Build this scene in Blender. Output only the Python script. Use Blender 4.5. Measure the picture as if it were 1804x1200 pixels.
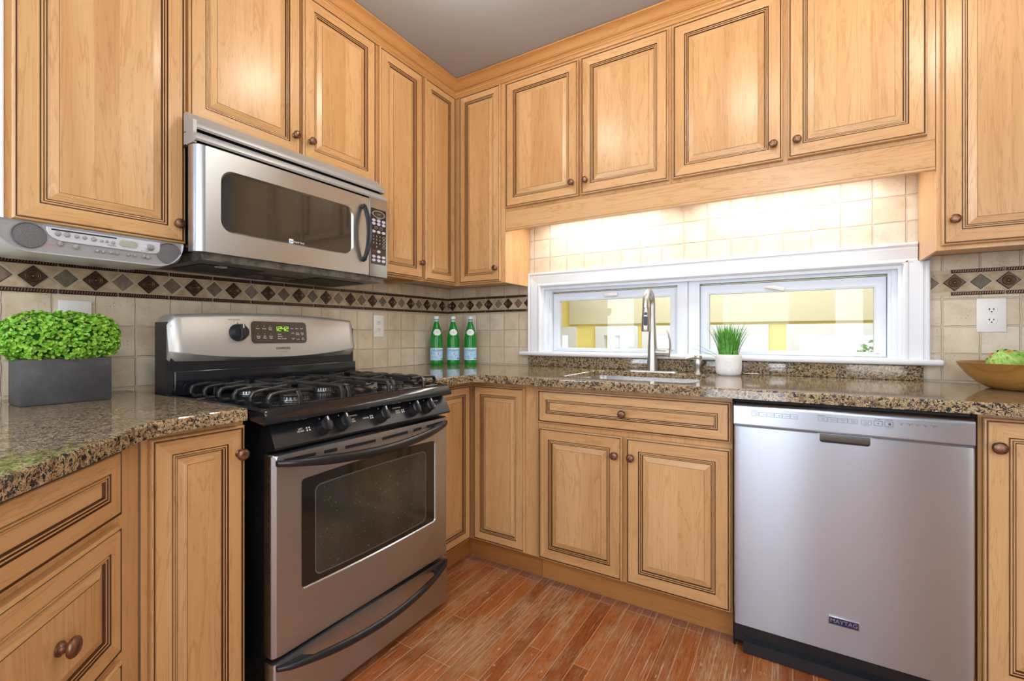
import bpy, bmesh, math, random
from mathutils import Vector, Matrix
random.seed(7)
PI = math.pi
for o in list(bpy.data.objects): bpy.data.objects.remove(o)
S = bpy.context.scene
COL = S.collection

# ------------------------------------------------------------------ camera, world, lights
cam_d = bpy.data.cameras.new('camera'); cam = bpy.data.objects.new('camera', cam_d); COL.objects.link(cam)
cam.location = (2.0, -2.427, 1.099); cam.rotation_euler = (PI/2, 0, math.radians(31.667))
cam_d.sensor_width = 36; cam_d.lens = 807.2/1804*36; cam_d.shift_y = -7.7/1804; cam_d.clip_start = .02
S.camera = cam
S.view_settings.view_transform = 'Standard'; S.view_settings.look = 'None'
S.view_settings.gamma = 1; S.view_settings.use_curve_mapping = False
S.view_settings.exposure = 0.0

W = bpy.data.worlds.new('daylight'); S.world = W; W.use_nodes = True
wn = W.node_tree.nodes; wl = W.node_tree.links
bg = wn['Background']
sky = wn.new('ShaderNodeTexSky'); sky.sky_type = 'HOSEK_WILKIE'; sky.turbidity = 4; sky.ground_albedo = .4
sky.sun_direction = (.2, .6, .75)
mixw = wn.new('ShaderNodeMixRGB'); mixw.inputs[0].default_value = .75; mixw.inputs[2].default_value = (1, 1, 1, 1)
wl.new(sky.outputs[0], mixw.inputs[1]); wl.new(mixw.outputs[0], bg.inputs[0]); bg.inputs[1].default_value = 1.3

def light(name, kind, loc, power, color, size=.1, size_y=None, look=None, spot=None):
    d = bpy.data.lights.new(name, kind); o = bpy.data.objects.new(name, d); COL.objects.link(o)
    o.location = loc; d.energy = power; d.color = color
    if kind == 'AREA':
        d.size = size
        if size_y: d.shape = 'RECTANGLE'; d.size_y = size_y
    else: d.shadow_soft_size = size
    if spot: d.spot_size = spot; d.spot_blend = .6
    if look: o.rotation_euler = Vector(look).to_track_quat('-Z', 'Y').to_euler()
    return o
WARM = (1, .90, .76); COOL = (.78, .88, 1)
for i, (x, y) in enumerate(((.95, -1.12), (1.8, -1.05), (2.55, -.98))):      # ceiling fixtures in front of the wall cabinets
    light('ceiling_lamp_or_fill', 'POINT', (x, y, 2.4), 9, WARM, .07)
light('ceiling_lamp_or_fill', 'POINT', (2.0, -3.4, 2.4), 52, (.95, .97, 1), .12)  # fill lamp added to brighten the room; no fixture is known there
light('patio_daylight', 'AREA', (1.50, -5.02, 1.30), 30, COOL, .85, 2.0, (0, 1, 0))      # daylight through the opening in the rear wall
light('side_daylight', 'AREA', (.02, -3.45, 1.55), 48, COOL, 1.1, 1.2, (1, .0, 0))     # daylight through the left wall opening
light('rear_streak_light', 'AREA', (2.62, -5.02, 1.5), 12, COOL, .30, 1.2, (0, 1, 0))  # added for a second bright streak on the dishwasher door
light('right_fill', 'AREA', (3.58, -3.0, 1.5), 42, (1, .97, .92), 1.6, 1.8, (-1, 0, 0))  # fill panel added before the solid right wall; no window stands there
for x in (1.1, 1.95): light('under_cabinet_lamp_light', 'AREA', (x, -.13, 1.775), 4.0, (1, .98, .96), .7, .05, (0, 0, -1))
light('sunroom_fill', 'AREA', (1.5, 2.0, 2.1), 62, (1, .98, .93), 3.0, 1.6, (0, .1, -1))  # fill panel added under the closed sunroom ceiling to brighten it

# ------------------------------------------------------------------ materials
MATS = {}
class NT:
    def __init__(s, name):
        s.m = bpy.data.materials.new(name); s.m.use_nodes = True; s.t = s.m.node_tree; s.n = s.t.nodes; s.l = s.t.links
        s.b = s.n['Principled BSDF']; MATS[name] = s.m
    def new(s, t, **kw):
        n = s.n.new('ShaderNode'+t)
        for k, v in kw.items():
            if k in ('ins',): 
                for kk, vv in v.items(): s.set(n, kk, vv)
            else: setattr(n, k, v)
        return n
    def set(s, n, k, v):
        i = n.inputs[k]
        if hasattr(v, 'is_output') or hasattr(v, 'links') and not isinstance(v, (int, float, tuple)): s.l.new(v, i)
        else: i.default_value = v
    def bs(s, **kw):
        for k, v in kw.items(): s.set(s.b, k.replace('_', ' '), v)
    def ramp(s, fac, stops, interp='LINEAR'):
        r = s.n.new('ShaderNodeValToRGB'); r.color_ramp.interpolation = interp
        e = r.color_ramp.elements
        while len(e) < len(stops): e.new(.5)
        for i, (p, c) in enumerate(stops): e[i].position = p; e[i].color = (*c, 1) if len(c) == 3 else c
        s.l.new(fac, r.inputs[0]); return r.outputs[0]
    def mix(s, f, a, b, mode='MIX'):
        n = s.n.new('ShaderNodeMixRGB'); n.blend_type = mode
        for k, v in ((0, f), (1, a), (2, b)):
            if isinstance(v, (tuple, list)): n.inputs[k].default_value = (*v, 1) if len(v) == 3 else v
            elif isinstance(v, (int, float)): n.inputs[k].default_value = v
            else: s.l.new(v, n.inputs[k])
        return n.outputs[0]
    def math(s, op, a, b=0.0):
        n = s.n.new('ShaderNodeMath'); n.operation = op
        for k, v in ((0, a), (1, b)):
            if isinstance(v, (int, float)): n.inputs[k].default_value = v
            else: s.l.new(v, n.inputs[k])
        return n.outputs[0]
    def mapping(s, vec, scale=(1, 1, 1), loc=(0, 0, 0), rot=(0, 0, 0)):
        n = s.n.new('ShaderNodeMapping'); s.l.new(vec, n.inputs[0])
        n.inputs['Scale'].default_value = scale; n.inputs['Location'].default_value = loc; n.inputs['Rotation'].default_value = rot
        return n.outputs[0]
    def noise(s, vec, scale=5, detail=3, rough=.5, dist=0):
        n = s.n.new('ShaderNodeTexNoise'); s.l.new(vec, n.inputs['Vector'])
        n.inputs['Scale'].default_value = scale; n.inputs['Detail'].default_value = detail; n.inputs['Roughness'].default_value = rough
        n.inputs['Distortion'].default_value = dist; return n
    def coord(s, which): return s.new('TexCoord').outputs[which]
    def bump(s, h, strength=.2, dist=.002):
        n = s.n.new('ShaderNodeBump'); s.l.new(h, n.inputs['Height']); n.inputs['Strength'].default_value = strength
        n.inputs['Distance'].default_value = dist; s.l.new(n.outputs[0], s.b.inputs['Normal'])

def flat(name, c, rough=.5, metal=0, **kw):
    t = NT(name); t.bs(Base_Color=(*c, 1), Roughness=rough, Metallic=metal)
    for k, v in kw.items(): t.set(t.b, k.replace('_', ' '), v)
    return t.m

def wood(name, light_c, mid_c, dark_c, rough=.3):
    t = NT(name); uv = t.coord('UV')
    big = t.noise(t.mapping(uv, (5, .55, 1)), 1, 3, .55, .6)
    fine = t.noise(t.mapping(uv, (170, 5, 1)), 1, 3, .6)
    cath = t.noise(t.mapping(uv, (16, 1.3, 1)), 1, 4, .6, 1.2)
    col = t.ramp(big.outputs[0], [(.3, dark_c), (.5, mid_c), (.72, light_c)])
    ring = t.math('SINE', t.math('MULTIPLY', cath.outputs[0], 42))
    rf = t.ramp(ring, [(.70, (1, 1, 1)), (1.0, (.85, .78, .69))])
    ff = t.ramp(fine.outputs[0], [(.35, (.93, .90, .86)), (.6, (1, 1, 1))])
    col = t.mix(.85, col, rf, 'MULTIPLY'); col = t.mix(.8, col, ff, 'MULTIPLY')
    # a few mineral streaks
    st = t.noise(t.mapping(uv, (40, 3.0, 1), (3, 7, 0)), 1, 2, .5)
    sf = t.ramp(st.outputs[0], [(.70, (0, 0, 0)), (.80, (1, 1, 1))])
    col = t.mix(t.math('MULTIPLY', sf, .22), col, (dark_c[0]*.5, dark_c[1]*.42, dark_c[2]*.35))
    t.bs(Base_Color=col, Roughness=rough, Specular_IOR_Level=.5)
    t.bump(fine.outputs[0], .05, .001)
    return t.m
MAPLE = wood('maple', (.67, .415, .20), (.60, .35, .155), (.52, .285, .115))
CROWNW = wood('crown_maple', (.60, .32, .12), (.54, .27, .095), (.47, .22, .07))
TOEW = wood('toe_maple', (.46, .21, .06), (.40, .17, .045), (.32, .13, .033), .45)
GLAZE = flat('brown_glaze', (.075, .026, .008), .5)
INSIDE = flat('pale_melamine', (.66, .52, .30), .5)
BRONZE = NT('rubbed_copper')
_n = BRONZE.noise(BRONZE.coord('Object'), 90, 3)
BRONZE.bs(Base_Color=BRONZE.ramp(_n.outputs[0], [(.35, (.13, .065, .04)), (.65, (.30, .16, .10))]), Metallic=.75, Roughness=.36); BRONZE = BRONZE.m

def steel(name, c, rough=.3, aniso=.7, stretch=(3, 3, 500)):
    t = NT(name); oc = t.coord('Object')
    n = t.noise(t.mapping(oc, stretch), 1, 2)
    t.bs(Base_Color=(*c, 1), Metallic=1.0, Roughness=t.ramp(n.outputs[0], [(.3, (rough*.98,)*3), (.7, (rough*1.02,)*3)]), Anisotropic=aniso)
    tg = t.new('Tangent'); tg.direction_type = 'RADIAL'; tg.axis = 'Z'; t.l.new(tg.outputs[0], t.b.inputs['Tangent'])
    t.set(t.b, 'Anisotropic Rotation', .25)
    return t.m
STEEL = steel('brushed_steel', (.50, .53, .57), .36)
DWSTEEL = steel('cool_brushed_steel', (.46, .505, .565), .28, .8)
CONSOLE = flat('satin_silver_panel', (.46, .455, .44), .38, .6)
NICKEL = flat('brushed_nickel', (.52, .50, .47), .34, 1)
SINKM = flat('sink_steel', (.72, .72, .72), .25, 1)
BLACKG = flat('black_enamel', (.008, .009, .012), .12)
BLACKP = flat('black_plastic', (.012, .013, .017), .30)
BLACKM = flat('dull_black', (.01, .01, .011), .6)
CASTI = flat('cast_iron', (.016, .016, .017), .32)
OVENG = flat('oven_glass', (.018, .016, .013), .06)
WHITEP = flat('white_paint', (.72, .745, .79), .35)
WHITEPL = flat('white_plastic', (.82, .82, .81), .35)
VINYL = flat('window_vinyl', (.74, .79, .88), .4)
WHITEL = flat('white_print', (.75, .75, .75), .6)
GREYL = flat('grey_print', (.10, .10, .11), .6)
DARKSLOT = flat('slot_shadow_black', (.004, .004, .004), .8)
CEILM = NT('ceiling_paint'); CEILM.bs(Base_Color=(.38, .40, .435, 1), Roughness=.55); CEILM = CEILM.m
WALLP = flat('wall_paint', (.66, .66, .64), .6)
YELLOW = flat('yellow_paint', (.85, .72, .22), .6)
DIMWALL = flat('taupe_room_paint', (.34, .33, .31), .6)
BEIGE = flat('taupe_paint', (.60, .565, .42), .6)

def glasslike(name, tint=(1, 1, 1), refl=1.0):
    t = NT(name); t.n.remove(t.b)
    tr = t.new('BsdfTransparent'); tr.inputs[0].default_value = (*tint, 1)
    gl = t.new('BsdfGlossy'); gl.inputs['Roughness'].default_value = .0
    fr = t.new('Fresnel'); fr.inputs[0].default_value = 1.45
    mx = t.new('MixShader'); t.l.new(t.math('MULTIPLY', fr.outputs[0], refl), mx.inputs[0]); t.l.new(tr.outputs[0], mx.inputs[1]); t.l.new(gl.outputs[0], mx.inputs[2])
    t.l.new(mx.outputs[0], t.n['Material Output'].inputs[0]); return t.m
PANE = glasslike('window_glass')

def granite():
    t = NT('speckled_granite'); oc = t.coord('Object')
    v = t.new('TexVoronoi'); v.inputs['Scale'].default_value = 215; t.l.new(t.mix(.06, oc, t.noise(oc, 60, 2).outputs[1], 'ADD'), v.inputs['Vector'])
    v2 = t.new('TexVoronoi'); v2.inputs['Scale'].default_value = 75; t.l.new(oc, v2.inputs['Vector'])
    sep = t.new('SeparateColor'); t.l.new(v.outputs['Color'], sep.inputs[0])
    sep2 = t.new('SeparateColor'); t.l.new(v2.outputs['Color'], sep2.inputs[0])
    base = t.ramp(sep.outputs[0], [(0, (.17, .115, .06)), (.2, (.34, .235, .125)), (.45, (.42, .31, .175)), (.68, (.27, .20, .115)), (.84, (.47, .38, .25))], 'CONSTANT')
    big = t.ramp(sep2.outputs[0], [(0, (1, 1, 1)), (.76, (.55, .42, .30)), (.88, (1.1, 1.0, .86))], 'CONSTANT')
    c = t.mix(.7, base, big, 'MULTIPLY')
    dark = t.noise(oc, 125, 2, .5)
    df = t.ramp(t.math('ADD', t.math('MULTIPLY', sep.outputs[1], .34), dark.outputs[0]), [(.725, (0, 0, 0)), (.755, (1, 1, 1))])
    c = t.mix(df, c, (.022, .023, .028))
    t.bs(Base_Color=c, Roughness=.07, Specular_IOR_Level=.6); return t.m
GRANITE = granite()

def travertine(name, axis, ox, oz, pitch=.108, pz=.107):
    t = NT(name); oc = t.coord('Object')
    sp = t.new('SeparateXYZ'); t.l.new(oc, sp.inputs[0])
    cb = t.new('CombineXYZ'); t.l.new(t.math('ADD', sp.outputs[axis], -ox), cb.inputs[0]); t.l.new(t.math('ADD', sp.outputs[2], -oz), cb.inputs[1])
    wob = t.noise(oc, 26, 3, .6)
    wv = t.new('VectorMath'); wv.operation = 'MULTIPLY_ADD'; t.l.new(wob.outputs[1], wv.inputs[0]); wv.inputs[1].default_value = (.007, .007, 0); 
    ad = t.new('VectorMath'); ad.operation = 'ADD'; ad.inputs[1].default_value = (-.0035, -.0035, 0); t.l.new(cb.outputs[0], ad.inputs[0]); t.l.new(ad.outputs[0], wv.inputs[2])
    br = t.new('TexBrick'); br.offset = 0; br.squash = 1; t.l.new(wv.outputs[0], br.inputs['Vector'])
    for k, v in (('Scale', 1.0), ('Mortar Size', .0038), ('Mortar Smooth', .5), ('Bias', 0.0), ('Brick Width', pitch), ('Row Height', pz)): br.inputs[k].default_value = v
    br.inputs['Color1'].default_value = (.42, .42, .42, 1); br.inputs['Color2'].default_value = (1, 1, 1, 1); br.inputs['Mortar'].default_value = (.5, .5, .5, 1)
    tone = t.ramp(br.outputs['Color'], [(.42, (.615, .51, .375)), (.7, (.655, .56, .425)), (1, (.70, .62, .50))])
    cl = t.noise(oc, 13, 4, .6); c = t.mix(.55, tone, t.ramp(cl.outputs[0], [(.3, (.76, .67, .54)), (.5, (1.02, 1.01, 1)), (.75, (1.2, 1.2, 1.19))]), 'MULTIPLY')
    pit = t.noise(oc, 210, 3, .6); pf = t.ramp(pit.outputs[0], [(.60, (0, 0, 0)), (.66, (1, 1, 1))])
    pm = t.ramp(t.noise(oc, 22, 2).outputs[0], [(.48, (0, 0, 0)), (.62, (1, 1, 1))]); pf = t.mix(1, pf, pm, 'MULTIPLY')
    c = t.mix(t.math('MULTIPLY', pf, .55), c, (.20, .14, .08))
    c = t.mix(br.outputs['Fac'], c, (.58, .49, .375))
    t.bs(Base_Color=c, Roughness=.45)
    h = t.math('SUBTRACT', t.math('MULTIPLY', br.outputs['Fac'], -1.0), t.math('ADD', t.math('MULTIPLY', pf, .35), t.math('MULTIPLY', cl.outputs[0], .3)))
    t.bump(h, .8, .004); return t.m
TILE_B = travertine('travertine_tiles_back', 0, .119, .923)
TILE_L = travertine('travertine_tiles_side', 1, -.012, .918)
STONE0 = NT('beige_border_stone'); _c = STONE0.noise(STONE0.coord('Object'), 30, 4)
STONE0.bs(Base_Color=STONE0.ramp(_c.outputs[0], [(.3, (.36, .25, .14)), (.7, (.60, .48, .33))]), Roughness=.5); STONE0 = STONE0.m
SLATES = []
for i, (a, b) in enumerate((((.13, .085, .06), (.22, .15, .11)), ((.10, .085, .055), (.20, .165, .11)), ((.16, .115, .085), (.28, .21, .16)))):
    t = NT('slate_stone_%s' % 'abc'[i]); n = t.noise(t.mapping(t.coord('Object'), (60, 60, 25), (i, i, i)), 1, 4, .6, 1.0)
    t.bs(Base_Color=t.ramp(n.outputs[0], [(.3, a), (.7, b)]), Roughness=.55); t.bump(n.outputs[0], .4, .002); SLATES.append(t.m)
MEDAL = flat('dark_copper_medallion', (.085, .052, .034), .36, .7)
ROPE = flat('dark_copper_rope', (.06, .032, .022), .36, .6)
COPPERHI = flat('copper_highlight', (.24, .15, .10), .36, .7)  # lighter copper paints highlights onto the rope ridges and medallion rings
GROUT = flat('grout', (.56, .47, .35), .8)

def floorwood():
    t = NT('worn_oak_floor'); oc = t.coord('Object')
    rot = t.mapping(oc, (1, 1, 1), (0, 0, 0), (0, 0, PI/2))
    br = t.new('TexBrick'); br.offset = .37; br.offset_frequency = 3; t.l.new(rot, br.inputs['Vector'])
    for k, v in (('Scale', 1.0), ('Mortar Size', .0012), ('Mortar Smooth', .3), ('Bias', 0.0), ('Brick Width', .62), ('Row Height', .057)): br.inputs[k].default_value = v
    br.inputs['Color1'].default_value = (0, 0, 0, 1); br.inputs['Color2'].default_value = (1, 1, 1, 1); br.inputs['Mortar'].default_value = (.5, .5, .5, 1)
    tone = t.ramp(br.outputs['Color'], [(0, (.28, .075, .018)), (.5, (.39, .115, .028)), (1, (.48, .16, .042))])
    wv = t.new('VectorMath'); wv.operation = 'MULTIPLY_ADD'; t.l.new(br.outputs['Color'], wv.inputs[0]); wv.inputs[1].default_value = (3, 5, 7); t.l.new(oc, wv.inputs[2])
    g = t.noise(t.mapping(wv.outputs[0], (22, 1.6, 1)), 1, 4, .6, 1.0)
    ring = t.math('SINE', t.math('MULTIPLY', g.outputs[0], 60))
    c = t.mix(.75, tone, t.ramp(ring, [(.55, (1, 1, 1)), (1, (.62, .50, .42))]), 'MULTIPLY')
    fine = t.noise(t.mapping(oc, (240, 9, 1)), 1, 3, .6); c = t.mix(.8, c, t.ramp(fine.outputs[0], [(.35, (.78, .74, .70)), (.6, (1.05, 1.05, 1.05))]), 'MULTIPLY')
    # worn through finish: pale raw oak patches, more in the walkway than by the cabinets
    wp = t.noise(t.mapping(oc, (9, 3.2, 1)), 1, 5, .68, .5)
    wp2 = t.noise(oc, 2.3, 2)
    pf = t.ramp(t.math('ADD', t.math('MULTIPLY', wp.outputs[0], .7), t.math('MULTIPLY', wp2.outputs[0], .45)), [(.54, (0, 0, 0)), (.68, (1, 1, 1))])
    brk = t.noise(t.mapping(oc, (130, 14, 1), (5, 2, 0)), 1, 4, .7); bf = t.ramp(brk.outputs[0], [(.40, (.12,)*3), (.62, (1,)*3)])
    pf = t.mix(1, pf, bf, 'MULTIPLY')
    c = t.mix(t.math('MULTIPLY', pf, .85), c, (.50, .325, .185))
    haze = t.ramp(t.noise(t.mapping(oc, (5, 2.2, 1), (2, 9, 0)), 1, 4, .65).outputs[0], [(.46, (0, 0, 0)), (.72, (.30,)*3)]); c = t.mix(haze, c, (.46, .25, .13))
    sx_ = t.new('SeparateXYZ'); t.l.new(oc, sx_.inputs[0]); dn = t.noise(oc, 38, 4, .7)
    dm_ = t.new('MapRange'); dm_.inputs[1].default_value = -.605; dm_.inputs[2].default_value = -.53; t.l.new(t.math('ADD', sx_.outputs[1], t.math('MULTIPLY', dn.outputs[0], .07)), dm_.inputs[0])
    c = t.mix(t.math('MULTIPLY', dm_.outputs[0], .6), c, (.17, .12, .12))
    chips = t.noise(t.mapping(oc, (46, 17, 1)), 1, 4, .7); cf = t.ramp(chips.outputs[0], [(.635, (0, 0, 0)), (.66, (1, 1, 1))])
    cf = t.mix(1, cf, t.ramp(t.noise(oc, 3.1, 2).outputs[0], [(.42, (0, 0, 0)), (.6, (1, 1, 1))]), 'MULTIPLY')
    c = t.mix(t.math('MULTIPLY', cf, .7), c, (.60, .44, .27))
    for k, (rz, sc) in enumerate(((.5, 1.0), (-.7, 1.3), (1.2, .8))):
        s_ = t.noise(t.mapping(oc, (90*sc, 2.4, 1), (k*3, k, 0), (0, 0, rz)), 1, 2, .5)
        sf = t.ramp(s_.outputs[0], [(.665, (0, 0, 0)), (.70, (1, 1, 1))]); c = t.mix(t.math('MULTIPLY', sf, .42), c, (.66, .54, .42))
    c = t.mix(t.math('MULTIPLY', br.outputs['Fac'], .9), c, (.55, .38, .23))
    t.bs(Base_Color=c, Roughness=t.ramp(pf, [(0, (.28,)*3), (1, (.55,)*3)]))
    t.bump(t.math('SUBTRACT', t.math('MULTIPLY', fine.outputs[0], .3), br.outputs['Fac']), .25, .0012); return t.m
FLOORM = floorwood()

GREENGL = NT('green_glass'); GREENGL.bs(Base_Color=(.015, .42, .06, 1), Roughness=.04, IOR=1.45); GREENGL.set(GREENGL.b, 'Transmission Weight', .55); GREENGL = GREENGL.m
LABELB = NT('pale_blue_paper'); _g = LABELB.noise(LABELB.coord('Object'), 60, 3)
LABELB.bs(Base_Color=LABELB.ramp(_g.outputs[0], [(.35, (.30, .58, .85)), (.65, (.52, .72, .90))]), Roughness=.5); LABELB = LABELB.m
LABELW = flat('white_paper', (.78, .82, .86), .5)
BLUEC = flat('blue_ink', (.10, .30, .62), .5)
NAVY = flat('navy_ink', (.02, .03, .10), .5)
REDI = flat('red_ink', (.85, .12, .07), .5)
POTM = NT('marbled_white_ceramic'); _o = POTM.coord('Object'); _m = POTM.noise(_o, 16, 4, .6, 2.5)
POTM.bs(Base_Color=POTM.ramp(_m.outputs[0], [(.485, (.82, .82, .83)), (.50, (.66, .66, .68)), (.515, (.82, .82, .83))]), Roughness=.4); POTM = POTM.m
def leafy(name, a, b, rough=.45):
    t = NT(name); n = t.noise(t.coord('Object'), 70, 2); t.bs(Base_Color=t.ramp(n.outputs[0], [(.3, a), (.7, b)]), Roughness=rough)
    t.set(t.b, 'Subsurface Weight', 0.0); return t.m
GRASSM = leafy('grass_blades', (.05, .24, .025), (.16, .44, .07))
BOXM = leafy('boxwood_leaves', (.10, .34, .010), (.32, .58, .06))
ARTM = leafy('artichoke_leaves', (.20, .42, .05), (.42, .60, .16))
ARTR = flat('artichoke_red_tip', (.55, .10, .03), .5)
SLATEBOX = NT('charcoal_planter'); _m = SLATEBOX.noise(SLATEBOX.coord('Object'), 25, 4, .7)
SLATEBOX.bs(Base_Color=SLATEBOX.ramp(_m.outputs[0], [(.35, (.035, .036, .042)), (.68, (.06, .062, .07)), (.8, (.16, .165, .17))]), Roughness=.5); SLATEBOX = SLATEBOX.m
BOWLW = wood('acacia_bowl', (.45, .24, .06), (.36, .18, .04), (.28, .13, .028), .35)
RADIOS = flat('radio_silver', (.55, .58, .60), .3, .35)
RADIOF = flat('radio_faceplate', (.55, .57, .63), .35, .2)
RADIOG = flat('radio_grey', (.27, .26, .27), .5)
SPEAKG = NT('speaker_mesh'); _v = SPEAKG.new('TexVoronoi'); _v.inputs['Scale'].default_value = 900; SPEAKG.l.new(SPEAKG.coord('Object'), _v.inputs['Vector'])
SPEAKG.bs(Base_Color=SPEAKG.ramp(_v.outputs[0], [(.2, (.02, .02, .022)), (.5, (.14, .14, .145))]), Roughness=.6); SPEAKG = SPEAKG.m
LCD = flat('grey_green_lcd', (.33, .36, .29), .25)
BTN = flat('radio_button', (.34, .34, .34), .3, .4)
DIGIT = NT('lit_digits'); DIGIT.bs(Base_Color=(.1, .3, 0, 1)); DIGIT.set(DIGIT.b, 'Emission Color', (.45, .95, .05, 1)); DIGIT.set(DIGIT.b, 'Emission Strength', 1.2); DIGIT = DIGIT.m
MWPANEL = flat('keypad_black', (.02, .018, .02), .15)
MWBTN = flat('keypad_pale_button', (.58, .60, .76), .4)
DISPG = flat('range_display_panel', (.05, .042, .034), .2)
GREASE = NT('greasy_grey_underside'); _m = GREASE.noise(GREASE.coord('Object'), 22, 4, .7)
GREASE.bs(Base_Color=GREASE.ramp(_m.outputs[0], [(.35, (.02, .018, .015)), (.6, (.12, .115, .10))]), Roughness=.35); GREASE = GREASE.m

# ------------------------------------------------------------------ mesh builder
class MB:
    def __init__(s): s.v = []; s.f = []; s.m = []; s.uv = []; s.sm = []; s.mats = []
    def mi(s, m):
        if m not in s.mats: s.mats.append(m)
        return s.mats.index(m)
    def face(s, pts, m, uv=None, smooth=False):
        b = len(s.v); s.v += [tuple(p) for p in pts]; s.f.append(tuple(range(b, b+len(pts)))); s.m.append(s.mi(m)); s.sm.append(smooth)
        s.uv.append(uv if uv else [(p[0]+p[1], p[2]) for p in pts])
    def grid(s, rows, m, close=False, smooth=True, flip=False):
        b = len(s.v); n = len(rows[0]); k = s.mi(m)
        for r in rows: s.v += [tuple(p) for p in r]
        for i in range(len(rows)-1):
            for j in range(n if close else n-1):
                a, c = b+i*n+j, b+i*n+(j+1) % n; q = (a, c, c+n, a+n)
                s.f.append(q[::-1] if flip else q); s.m.append(k); s.sm.append(smooth)
                s.uv.append([(s.v[x][0]+s.v[x][1], s.v[x][2]) for x in s.f[-1]])
    def box(s, x0, x1, y0, y1, z0, z1, m, grain='z', mats=None):
        o = (random.uniform(0, 9), random.uniform(0, 9))
        P = lambda x, y, z: (x, y, z)
        F = (('-y', [P(x0, y0, z0), P(x1, y0, z0), P(x1, y0, z1), P(x0, y0, z1)]), ('+y', [P(x1, y1, z0), P(x0, y1, z0), P(x0, y1, z1), P(x1, y1, z1)]),
             ('-x', [P(x0, y1, z0), P(x0, y0, z0), P(x0, y0, z1), P(x0, y1, z1)]), ('+x', [P(x1, y0, z0), P(x1, y1, z0), P(x1, y1, z1), P(x1, y0, z1)]),
             ('-z', [P(x0, y1, z0), P(x1, y1, z0), P(x1, y0, z0), P(x0, y0, z0)]), ('+z', [P(x0, y0, z1), P(x1, y0, z1), P(x1, y1, z1), P(x0, y1, z1)]))
        g = 'xyz'.index(grain)
        for k, pts in F:
            oth = [i for i in range(3) if i != g and i != 'xyz'.index(k[1])]
            a = oth[0] if len(oth) == 1 else oth[0]
            gg = g if g != 'xyz'.index(k[1]) else oth[1]
            s.face(pts, (mats or {}).get(k, m), [(p[a]+o[0], p[gg]+o[1]) for p in pts])
    def bm(s, b, m, smooth=True, M=None):
        base = len(s.v); b.verts.ensure_lookup_table(); k = s.mi(m)
        for i, v in enumerate(b.verts): v.index = i; s.v.append(tuple(M @ v.co if M else v.co))
        for f in b.faces:
            s.f.append(tuple(base+v.index for v in f.verts)); s.m.append(k); s.sm.append(smooth); s.uv.append([(s.v[base+v.index][0]+s.v[base+v.index][1], s.v[base+v.index][2]) for v in f.verts])
        b.free()
    def rbox(s, x0, x1, y0, y1, z0, z1, r, m, seg=3, M=None):
        b = bmesh.new(); bmesh.ops.create_cube(b, size=1)
        for v in b.verts: v.co = Vector(((x0+x1)/2+v.co.x*(x1-x0), (y0+y1)/2+v.co.y*(y1-y0), (z0+z1)/2+v.co.z*(z1-z0)))
        bmesh.ops.bevel(b, geom=list(b.edges), offset=r, segments=seg, profile=.5, affect='EDGES'); s.bm(b, m, True, M)
    def lathe(s, prof, m, M=None, seg=24, smooth=True, mats=None):
        M = M or Matrix()
        for i in range(len(prof)-1):
            rows = [[M @ Vector((r*math.cos(a), r*math.sin(a), z)) for a in [2*PI*j/seg for j in range(seg)]] for r, z in prof[i:i+2]]
            s.grid(rows, (mats or {}).get(i, m), True, smooth)
        for (r, z), fl in ((prof[0], True), (prof[-1], False)):
            if r > 1e-5:
                ring = [M @ Vector((r*math.cos(2*PI*j/seg), r*math.sin(2*PI*j/seg), z)) for j in range(seg)]
                s.face(ring[::-1] if fl else ring, m)
    def tube(s, pts, rad, m, seg=10, cap=True, flat=None, up=None):
        pts = [Vector(p) for p in pts]; n = len(pts); rad = rad if isinstance(rad, (list, tuple)) else [rad]*n
        up = Vector(up) if up else None; rows = []; prev = None
        for i, p in enumerate(pts):
            t = (pts[min(i+1, n-1)]-pts[max(i-1, 0)]).normalized()
            if up: a = up.cross(t).normalized()
            elif prev is None:
                a = t.orthogonal().normalized()
            else: a = (prev-t*prev.dot(t)).normalized()
            prev = a; b = t.cross(a)
            fx, fy = flat or (1, 1)
            rows.append([p+(a*math.cos(2*PI*j/seg)*fx+b*math.sin(2*PI*j/seg)*fy)*rad[i] for j in range(seg)])
        s.grid(rows, m, True, True)
        if cap: s.face(rows[0][::-1], m); s.face(rows[-1], m)
    def bar(s, pts, w, h, m, up=(0, 0, 1)):       # rectangular bar along points
        pts = [Vector(p) for p in pts]; n = len(pts); up = Vector(up); rows = []
        for i, p in enumerate(pts):
            t = (pts[min(i+1, n-1)]-pts[max(i-1, 0)]).normalized(); a = up.cross(t)
            a = a.normalized() if a.length > 1e-4 else Vector((1, 0, 0)); b = t.cross(a).normalized()
            c = w*.28
            rows.append([p+a*x+b*y for x, y in ((-w/2+c, -h/2), (w/2-c, -h/2), (w/2, -h/2+c), (w/2, h/2-c), (w/2-c, h/2), (-w/2+c, h/2), (-w/2, h/2-c), (-w/2, -h/2+c))])
        s.grid(rows, m, True, False); s.face(rows[0][::-1], m); s.face(rows[-1], m)
    def plate(s, out, y0, y1, m, bev=0, side=None):   # outline in (x,z) counter-clockwise seen from the front (-y)
        side = side or m
        cx = sum(p[0] for p in out)/len(out); cz = sum(p[1] for p in out)/len(out)
        if bev:
            inn = offset(out, bev)
            s.face([(x, y0, z) for x, z in inn], m); s.grid([[(x, y0, z) for x, z in inn], [(x, y0+bev, z) for x, z in out]], side, True, True, True)
        else: s.face([(x, y0, z) for x, z in out], m)
        s.grid([[(x, y0+bev, z) for x, z in out], [(x, y1, z) for x, z in out]], side, True, False, True)
        s.face([(x, y1, z) for x, z in out][::-1], side)
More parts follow.
